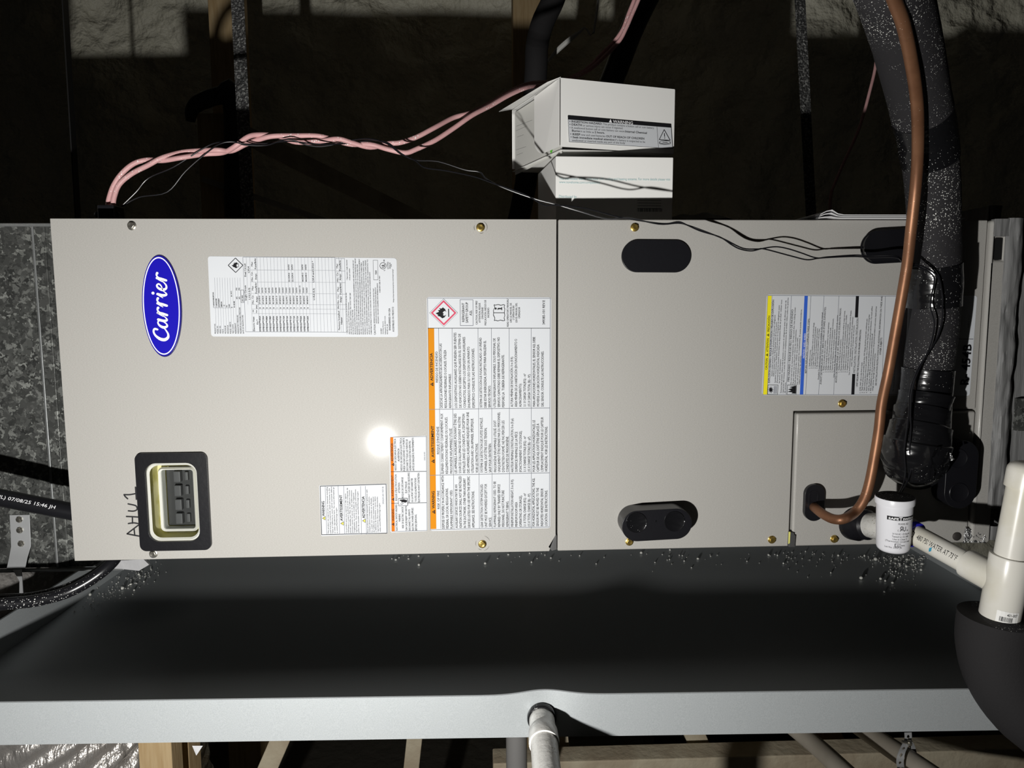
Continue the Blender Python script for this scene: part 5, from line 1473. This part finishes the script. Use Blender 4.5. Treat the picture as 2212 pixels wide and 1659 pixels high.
# heavy black power cables at the left
pc = thing('power_cable', 'black power cable with white date print entering behind the left panel edge', 'cable', tuple(Y(0, 1085, .03)))
_a, _b = Y(0, 1075, .022), Y(165, 1107, .030)
P1 = [_a + (_b - _a) * t for t in (-1.0, -.5, 0, .5, 1.0, 1.3)]
obj('jacket', tube(P1, .0116, 28, 3), 'cable_black', pc, smooth='auto')
A2, B2 = P1[2], P1[4]
u2 = unit(B2 - A2)
tw_ = unit(CAM - (A2 + B2) / 2)
stt = []
w2 = np.cross(unit(tw_ - u2 * np.dot(tw_, u2)), u2)
f2 = 1 if w2[2] > 0 else -1
ln = np.linalg.norm(B2 - A2)
text_into(stt, '600V (UL) 07/08/25 15:46 JH', on_tube(A2, u2, .0119, tw_, -.022, .022 + ln * .76, .0047, .12, f2))
later('lettering', stt, 'ink_white', pc)
wire('power_cable', [(-140, 1330, -.02), (-60, 1314, -.01), (0, 1305, .0), (60, 1300, .008), (110, 1290, .014), (150, 1277, .02), (190, 1256, .03), (225, 1231, .04), (250, 1205, .055), (262, 1180, .08)], .0082, 'cable_speck', 'thick wet-looking black power cable looping under the lower left corner', 'cable', 20)
wire('power_cable', [(-140, 1312, .012), (-60, 1298, .012), (0, 1292, .018), (60, 1289, .022), (110, 1279, .026), (150, 1266, .032), (190, 1246, .042), (225, 1222, .052), (248, 1198, .065), (256, 1180, .09)], .0055, 'cable_speck', 'thinner black cable riding along the top of the looping power cable', 'cable', 16)

# ================================================================== THINGS LYING ON TOP OF THE UNIT
# lower thermostat box
def depthpt(px, py, d):
    q = RC.T @ (np.array([(px - CX) / F, (py - CY) / F, 1.0]) * d)
    return CAM + q
def prism4(fl_, fr_, bl_, br_, z0, z1):
    ring_ = [fl_, fr_, br_, bl_]
    return hexa([(p[0], p[1], z0) for p in ring_], [(p[0], p[1], z1) for p in ring_])
ZTOP = 0.4485
lfl, lfr = Y(1200.7, 337, .078), Y(1455, 338, .082)
lbl = Y(1162, 366, .215)
lbr = lfr + (lbl - lfl)
lb = thing('thermostat_box', 'closed white cardboard box with pale teal print, under the open box', 'box', (lfl[0], .15, ZTOP), 'white thermostat boxes')
zl = lfl[2]
obj('carton', prism4(lfl, lfr, lbl, lbr, ZTOP, zl), 'card', lb, bevel=.0012)
nf = unit(np.cross(np.array([lfr[0] - lfl[0], lfr[1] - lfl[1], 0]), (0, 0, 1)))
s = Sheet(lb, lfl, nf, .0004).crop(1090, 150, .20494)
s.h('This thermostat works with most 24V cooling and heating systems. For more details please visit', 575, 1163, 1745, 1172, 26, 'teal_ink')
s.h('www.nuvehome.com/compatibility', 575, 1200, 1010, 1205, 26, 'teal_ink')
s.h('Distributed by', 572, 1350, 760, 1355, 26, 'teal_ink')
for i in range(4):
    s.line(1400, 1380 + i * 28, 1650, 1382 + i * 28, 5, 'ink_grey')
for i in range(26):
    s.line(1400 + i * 10.4, 1465, 1400 + i * 10.4, 1500, random.choice((3, 4, 6)), 'ink')
s.done({'teal_ink': 'teal_lettering', 'ink': 'barcode', 'ink_grey': 'fine_print'})

# upper, open box, turned about 19 degrees
ufl = depthpt(1211, 243, 1.000)
ufr = depthpt(1456, 263, 1.052)
zb0 = depthpt(1214, 315, 1.000)[2]
zt0 = depthpt(1209, 171.5, 1.000)[2]
zb1 = depthpt(1460, 331, 1.052)[2]
zt1 = depthpt(1452, 196, 1.052)[2]
dirf = unit(np.array([ufr[0] - ufl[0], ufr[1] - ufl[1], 0]))
back = np.array([-.060, .165, 0])
ub = thing('thermostat_box', 'open white cardboard box with a black-headed warning label, resting on the closed box', 'box', (ufl[0], ufl[1] + .05, zb0), 'white thermostat boxes')
def col(p, z):
    return np.array([p[0], p[1], z])
fb, ft = [col(ufl, zb0), col(ufr, zb1)], [col(ufl, zt0), col(ufr, zt1)]
T_ = .0007
def sheetgeo(pts, th=T_):
    P = [np.asarray(p, float) for p in pts]
    n_ = unit(np.cross(P[1] - P[0], P[2] - P[0])) * th
    k = len(P)
    return (P + [p + n_ for p in P], [tuple(range(k)), tuple(range(2 * k - 1, k - 1, -1))] + [(i, (i + 1) % k, k + (i + 1) % k, k + i) for i in range(k)])
obj('front_panel', sheetgeo([fb[0], fb[1], ft[1], ft[0]], -T_), 'card', ub)
obj('back_panel', sheetgeo([fb[0] + back, ft[0] + back, ft[1] + back, fb[1] + back]), 'card', ub)
obj('top_panel', sheetgeo([ft[0], ft[1], ft[1] + back, ft[0] + back], T_), 'card', ub)
obj('end_panel', sheetgeo([fb[1], fb[1] + back, ft[1] + back, ft[1]], T_), 'card', ub)
dz = np.array([0, 0, -.004])
obj('bottom_panel', sheetgeo([fb[0] + dz, fb[0] + back + dz, fb[1] + back, fb[1] + np.array([0, 0, .002])], T_), 'card', ub)
# inner tray seen through the open end
ii = dirf * .004
obj('inner_tray', sheetgeo([fb[0] + ii + back * .02 - np.array([0, 0, .008]), ft[0] + ii + back * .02 + np.array([0, 0, -.004]), ft[0] + ii + back * .98 + np.array([0, 0, -.004]), fb[0] + ii + back * .98 - np.array([0, 0, .010])]), 'card_in', ub)
# dust flap with a rounded end, folded back along the side
e = -dirf * .0015
fp_ = [fb[0] + np.array([0, 0, .001]), ft[0]]
for k in range(9):
    a = math.pi / 2 * k / 8
    v = back * (.30 + .155 * math.sin(math.pi / 2 * k / 8) if k < 8 else .45)
flap = [ft[0] + e, ft[0] + back * .46 + e * 2 + np.array([0, 0, -.004])]
for k in range(9):
    a = math.pi / 2 * k / 8
    flap.append(ft[0] * 0 + fb[0] + back * (.25 + .21 * math.cos(a)) + e * 2 + np.array([0, 0, .026 - .026 * math.sin(a)]))
flap.append(fb[0] + e)
obj('dust_flap', sheetgeo(flap), 'card', ub)
lo = unit(-dirf * 1.0 + np.array([0, 0, -.10]))
obj('lid_flap', sheetgeo([ft[0] + np.array([0, 0, .0012]), ft[0] + back * 1.0 + np.array([0, 0, .0012]), ft[0] + back * 1.0 - dirf * .022 + np.array([0, 0, -.004]), ft[0] + back * .1 - dirf * .012 + np.array([0, 0, -.002])], T_), 'card', ub)
ns = -unit(np.cross(back, (0, 0, 1)))
ns = ns if np.dot(ns, CAM - ufl) > 0 else -ns
s = Sheet(ub, ft[0] + ii + back * .02, ns, .0012).crop(1090, 150, .20494)
for (xa, ya, xb, yb) in ((125, 600, 290, 535), (115, 650, 240, 595), (130, 715, 200, 690), (120, 850, 225, 815), (125, 905, 190, 880)):
    s.line(xa, ya, xb, yb, 3, 'print_pale')
s.done({'print_pale': 'fine_print'})
s = Sheet(ub, fb[0] - dirf * .0026, ns, .0006).crop(1090, 150, .20494)
nfu = unit(np.cross(dirf, (0, 0, 1)))
s2 = Sheet(ub, fb[0], nfu, .0016).crop(1090, 150, .20494)
s2.poly([(668, 487), (1752, 578), (1770, 835), (678, 762)], 'label', 0)
s2.poly([(666, 486), (1752, 577), (1754, 614), (668, 527)], 'ink', 1)
s2.loop([(667, 487), (1752, 578), (1772, 836), (680, 763)], 3.5, 'ink', 1)
s2.line(1605, 602, 1622, 822, 3, 'ink', 1)
s2.h('WARNING', 1142, 562, 1352, 580, 29, 'ink_white', bold=.008, lv=2)
s2.poly([(1100, 557), (1132, 561), (1117, 522)], 'ink_white', 2)
for w_, xa, ya, xb, yb, bo in (('• INGESTION HAZARD:', 682, 556, 1028, 584, .02), ('This product contains a button cell or coin battery.', 1036, 585, 1578, 628, 0), ('• DEATH', 684, 588, 815, 598, .02), ('or serious injury can occur if ingested.', 825, 600, 1248, 630, 0),
                               ('• A swallowed button cell or coin battery can cause', 686, 622, 1265, 662, 0), ('Internal Chemical', 1272, 663, 1500, 680, .02), ('Burns', 710, 655, 792, 660, .02), ('in as little as', 800, 661, 942, 672, 0), ('2 hours.', 950, 672, 1055, 678, .02),
                               ('• KEEP', 692, 690, 798, 697, .02), ('new and used batteries', 806, 698, 1062, 714, 0), ('OUT OF REACH OF CHILDREN', 1070, 714, 1472, 740, .02), ('• Seek immediate medical attention', 696, 722, 1160, 752, .02), ('if a battery is suspected to be', 1168, 752, 1480, 774, 0), ('swallowed or inserted inside any part of the body', 712, 756, 1270, 786, 0)):
    s2.h(w_, xa, ya, xb, yb, 20, 'ink', bold=bo, lv=1)
s2.loop([(1682, 634), (1746, 748), (1630, 740)], 7, 'ink', 1)
s2.line(1684, 672, 1687, 710, 8, 'ink', 1)
s2.line(1688, 718, 1688, 728, 8, 'ink', 1)
s2.ring(1690, 766, 58, 15, 5, 'ink', 1)
s2.stroke([(1632, 768), (1636, 782), (1690, 792), (1744, 784), (1748, 770)], 5, 'ink', 1)
s2.line(1665, 766, 1718, 769, 6, 'ink', 1)
s2.done({'ink': 'warning_lettering', 'label': 'warning_sticker', 'ink_white': 'white_lettering'})
gd = Sheet(ub, ft[0] + ii + back * .02, ns, .0022).crop(1090, 150, .20494)
gd.poly([(490 + 11 * math.cos(a * .524), 850 + 32 * math.sin(a * .524)) for a in range(12)], 'green_ink', 0)
gd.done({'green_ink': 'green_dot'})

# booklet and black bag
bk_ = thing('instruction_booklet', 'white folded instruction booklet lying on top of the unit by the insulated pipe', 'booklet', (1.1, .06, ZTOP))
for k, (dz_, curl) in enumerate(((0, .002), (.0022, .005), (.0045, .007))):
    V, Fc = [], []
    n = 24
    for i in range(n + 1):
        u = i / n
        x = Y(1768 + k * 3, 470, -.004)[0] + (.20 - k * .004) * u
        z = ZTOP + .0006 + dz_ + curl * math.exp(-((u - .07) / .045) ** 2)
        for yy in (-.004 + .0015 * k, .12):
            V.append((x, yy, z - (0 if yy < .1 else 0)))
            V.append((x, yy, z + .0011))
    for i in range(n):
        a, b = 4 * i, 4 * i + 4
        Fc += [(a, b, b + 1, a + 1), (a + 2, a + 3, b + 3, b + 2), (a + 1, b + 1, b + 3, a + 3), (a, a + 2, b + 2, b)]
    obj('folded_sheet', (V, Fc), 'paper', bk_)
V, Fc = [], []
for j in range(13):
    for i in range(41):
        u, v = i / 40, j / 12
        px = 1455 + 310 * u
        hgt = np.interp(px, [1455, 1480, 1545, 1575, 1600, 1640, 1700, 1760], [6, 34, 42, 38, 26, 12, 7, 3]) / 1400.0
        x = Y(px, 470, .10)[0]
        V.append((x, .10 + .2 * v, ZTOP + .0005 + hgt * math.sin(math.pi * min(.98, .08 + v * .9)) ** .6 * (1 + .25 * noise.noise(Vector((u * 9, v * 5, 0))))))
for j in range(12):
    for i in range(40):
        a = j * 41 + i
        Fc.append((a, a + 1, a + 42, a + 41))
for i in range(40):
    Fc.append((i + 1, i, 0 + i, i + 1))
k = len(V)
tag(obj('plastic_bag', (V, [f for f in Fc if len(set(f)) == 4]), 'bag', smooth=True), 'flattened black plastic bag lying in shadow on top of the unit', 'bag')

# ================================================================== HANGERS AND BACKGROUND
def hang(px0, py0, px1, py1, y, w, lab, twist=0.0, m_='strap_dark'):
    a, b = Y(px0, py0, y), Y(px1, py1, y)
    d = unit(a - b)
    top = b + d * ((2.40 - b[2]) / d[2])
    bot = b + d * ((.20 - b[2]) / d[2])
    ct_, st_ = math.cos(twist), math.sin(twist)
    s_ = np.array([ct_, st_, 0]) * w / 2
    q_ = np.array([-st_, ct_, 0]) * .0011
    return tag(obj('hanger_strap', hexa([bot - s_ - q_, bot + s_ - q_, bot + s_ + q_, bot - s_ + q_], [top - s_ - q_, top + s_ - q_, top + s_ + q_, top - s_ + q_]), m_), lab, 'strap', 'steel hanger straps behind the unit')
hang(140, 0, 166, 430, .60, .031, 'hanger strap seen edge-on at the far left', math.radians(-79), 'bag')  # shade of the grazed face put into a plain near-black colour
hang(513, 0, 536, 470, .585, .0255, 'speckled hanger strap in front of the tan stud')
hang(1728, 0, 1745, 330, .60, .0225, 'speckled hanger strap between the boxes and the insulated pipe')

# black hoses in the background
tag(obj('black_hose', tube([Y(1215, -60, .75), Y(1195, 0, .75), Y(1172, 50, .75), Y(1160, 100, .75), Y(1158, 150, .75), Y(1150, 260, .78), Y(1135, 400, .8), Y(1110, 520, .8)], .026, 24, 5), 'rubber_plain', smooth='auto'), 'black insulated hose curving down behind the white boxes', 'hose')
tag(obj('black_hose', tube([Y(1430, -60, .8), Y(1395, 0, .8), Y(1362, 70, .8), Y(1335, 140, .8), Y(1300, 230, .82), Y(1270, 330, .85)], .028, 24, 5), 'black_plastic', smooth='auto'), 'black hose beside the pink cables above the open box', 'hose')
tag(obj('loose_strip', tube([Y(1330, -620, .9), Y(1290, 20, .9), Y(1262, 60, .9), Y(1232, 84, .9), Y(1205, 108, .9), Y(1184, 132, .9)], [.003, .003, .003, .006, .006, .003], 8, 4), 'card_in', smooth='auto'), 'thin pale strip hanging between the two black hoses', 'strip')
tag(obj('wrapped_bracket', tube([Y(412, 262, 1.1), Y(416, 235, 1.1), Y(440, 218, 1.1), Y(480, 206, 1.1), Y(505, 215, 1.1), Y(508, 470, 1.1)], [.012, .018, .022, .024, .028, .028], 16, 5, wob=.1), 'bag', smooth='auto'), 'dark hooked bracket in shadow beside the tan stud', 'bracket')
tag(obj('diagonal_brace', beam(Y(470, 262, 1.2), Y(1150, 600, 1.08), .05, .03), 'wood_pale'), 'dim diagonal timber in the shade below the pink cables', 'timber')
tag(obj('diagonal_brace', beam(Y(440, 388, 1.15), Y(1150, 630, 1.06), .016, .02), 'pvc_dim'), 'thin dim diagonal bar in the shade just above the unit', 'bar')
tag(obj('shade_post', box(Y(428, 300, 1.15)[0], Y(504, 300, 1.15)[0], 1.15, 1.25, -1.2, Y(460, 245, 1.15)[2]), 'wood'), 'short timber post in the shade left of the speckled strap', 'post')
tag(obj('shade_post', box(Y(1112, 300, 1.05)[0], Y(1195, 300, 1.05)[0], 1.05, 1.15, -1.2, Y(1150, 195, 1.05)[2]), 'wood'), 'short timber post in the shade behind the white boxes', 'post')

# ================================================================== BELOW THE PAN
def post_below(pxa, pxb, y, lab, lean=0.0, m_='wood', d=.04, top=-.165):
    a, b = Y(pxa, 1635, y), Y(pxb, 1635, y)
    w = b[0] - a[0]
    c_ = (a + b) / 2
    z0, z1 = -1.2, top
    f = lambda z: c_[0] + lean * (z - c_[2])
    return tag(obj('timber_post', hexa([(f(z0) - w / 2, y, z0), (f(z0) + w / 2, y, z0), (f(z0) + w / 2, y + d, z0), (f(z0) - w / 2, y + d, z0)], [(f(z1) - w / 2, y, z1), (f(z1) + w / 2, y, z1), (f(z1) + w / 2, y + d, z1), (f(z1) - w / 2, y + d, z1)]), m_, bevel=.002), lab, 'timber', 'timbers below the pan')
post_below(299, 371, .12, 'bright yellow timber under the pan beside the foil duct')
post_below(376, 408, .20, 'narrow brown timber just right of the bright yellow one', d=.05)
post_below(566, 612, .32, 'leaning pale timber under the left half of the pan', .45, 'wood_pale')
post_below(874, 908, .40, 'slim pale timber left of the grey pipe under the pan', .12, 'wood_pale')
post_below(1203, 1232, .42, 'short pale timber right of the white drain pipe', -.1, 'wood_pale')
post_below(1498, 1545, .40, 'leaning pale timber in the middle right under the pan', -.42, 'wood_pale')
post_below(1790, 1845, .45, 'leaning orange-brown timber between the two sloping pipes', -.55, 'wood')
j0, j1 = Y(1065, 1650, .34), Y(2230, 1618, .31)
tag(obj('joist', hexa([(j0[0], j0[1], -1.0), (j1[0], j1[1], -1.0), (j1[0], j1[1] + .05, -1.0), (j0[0], j0[1] + .05, -1.0)], [(j0[0], j0[1], j0[2]), (j1[0], j1[1], j1[2]), (j1[0], j1[1] + .05, j1[2]), (j0[0], j0[1] + .05, j0[2])]), 'wood_pale', bevel=.003), 'foam-flecked timber joist along the bottom right edge', 'joist')
g0_ = Y(1116, 1630, .10)
tag(obj('grey_pipe', tube([(g0_[0], .10, -.17), (g0_[0], .10, -1.19)], .0165, 24, 1), 'pvc_grey', smooth='auto'), 'grey vertical pipe beside the white drain pipe', 'pipe')
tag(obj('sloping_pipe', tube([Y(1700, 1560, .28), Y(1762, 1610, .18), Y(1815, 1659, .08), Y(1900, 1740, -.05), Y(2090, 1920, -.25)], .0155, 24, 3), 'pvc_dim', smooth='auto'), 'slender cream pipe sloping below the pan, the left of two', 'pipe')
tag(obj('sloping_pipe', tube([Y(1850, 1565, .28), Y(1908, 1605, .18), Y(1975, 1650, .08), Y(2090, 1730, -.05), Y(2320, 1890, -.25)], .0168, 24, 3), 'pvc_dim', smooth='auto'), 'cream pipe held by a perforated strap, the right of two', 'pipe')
ps = thing('perforated_strap', 'perforated steel strap with a bolt looped round the sloping pipe', 'strap', tuple(Y(1955, 1630, .10)))
SP = [Y(1961, 1582, .09), Y(1961, 1597, .085), Y(1954, 1612, .075), Y(1946, 1630, .065), Y(1944, 1650, .065), Y(1950, 1680, .075)]
def holed_strip(P, w):
    P = smoothpath(np.asarray(P), 6)
    seg = np.r_[0, np.cumsum(np.linalg.norm(np.diff(P, axis=0), axis=1))]
    V, Fc = [], []
    S = np.arange(0, seg[-1], .0016)
    for i, s_ in enumerate(S):
        p = np.array([np.interp(s_, seg, P[:, k_]) for k_ in range(3)])
        ph = (s_ % .0125) / .0125
        hw_ = .0024 * math.sqrt(max(0, 1 - ((ph - .5) / .22) ** 2)) if abs(ph - .5) < .22 else 0.0
        for x in (-w / 2, -hw_, hw_, w / 2):
            V.append(p + np.array([x, 0, 0]))
    for i in range(len(S) - 1):
        a, b = 4 * i, 4 * i + 4
        Fc += [(a, a + 1, b + 1, b), (a + 2, a + 3, b + 3, b + 2)]
    return (V, Fc)
so = obj('strap_band', holed_strip(SP, .0115), 'strap_steel', ps)
md = so.modifiers.new('solid', 'SOLIDIFY')
md.thickness = .001
obj('strap_band', strip([Y(1962, 1598, .09), Y(1970, 1612, .10), Y(1976, 1632, .11)], [.010, .009, .008]), 'strap_steel', ps)
obj('bolt', tube([Y(1947, 1602, .075), Y(1968, 1605, .075)], .0022, 10, 1), 'steel', ps, smooth='auto')
obj('nut', lathe(Y(1962, 1604.5, .075), (1, 0, -.1), [(0, .0045), (.004, .0045)], 6), 'steel', ps)
# dark insulation drums far below
tag(obj('dark_duct', tube([(.95, .75, -.62), (1.7, .70, -.60)], .16, 32, 1), 'rubber_plain', smooth='auto'), 'dark round duct lying in shade below the right half of the pan', 'duct')

flush()
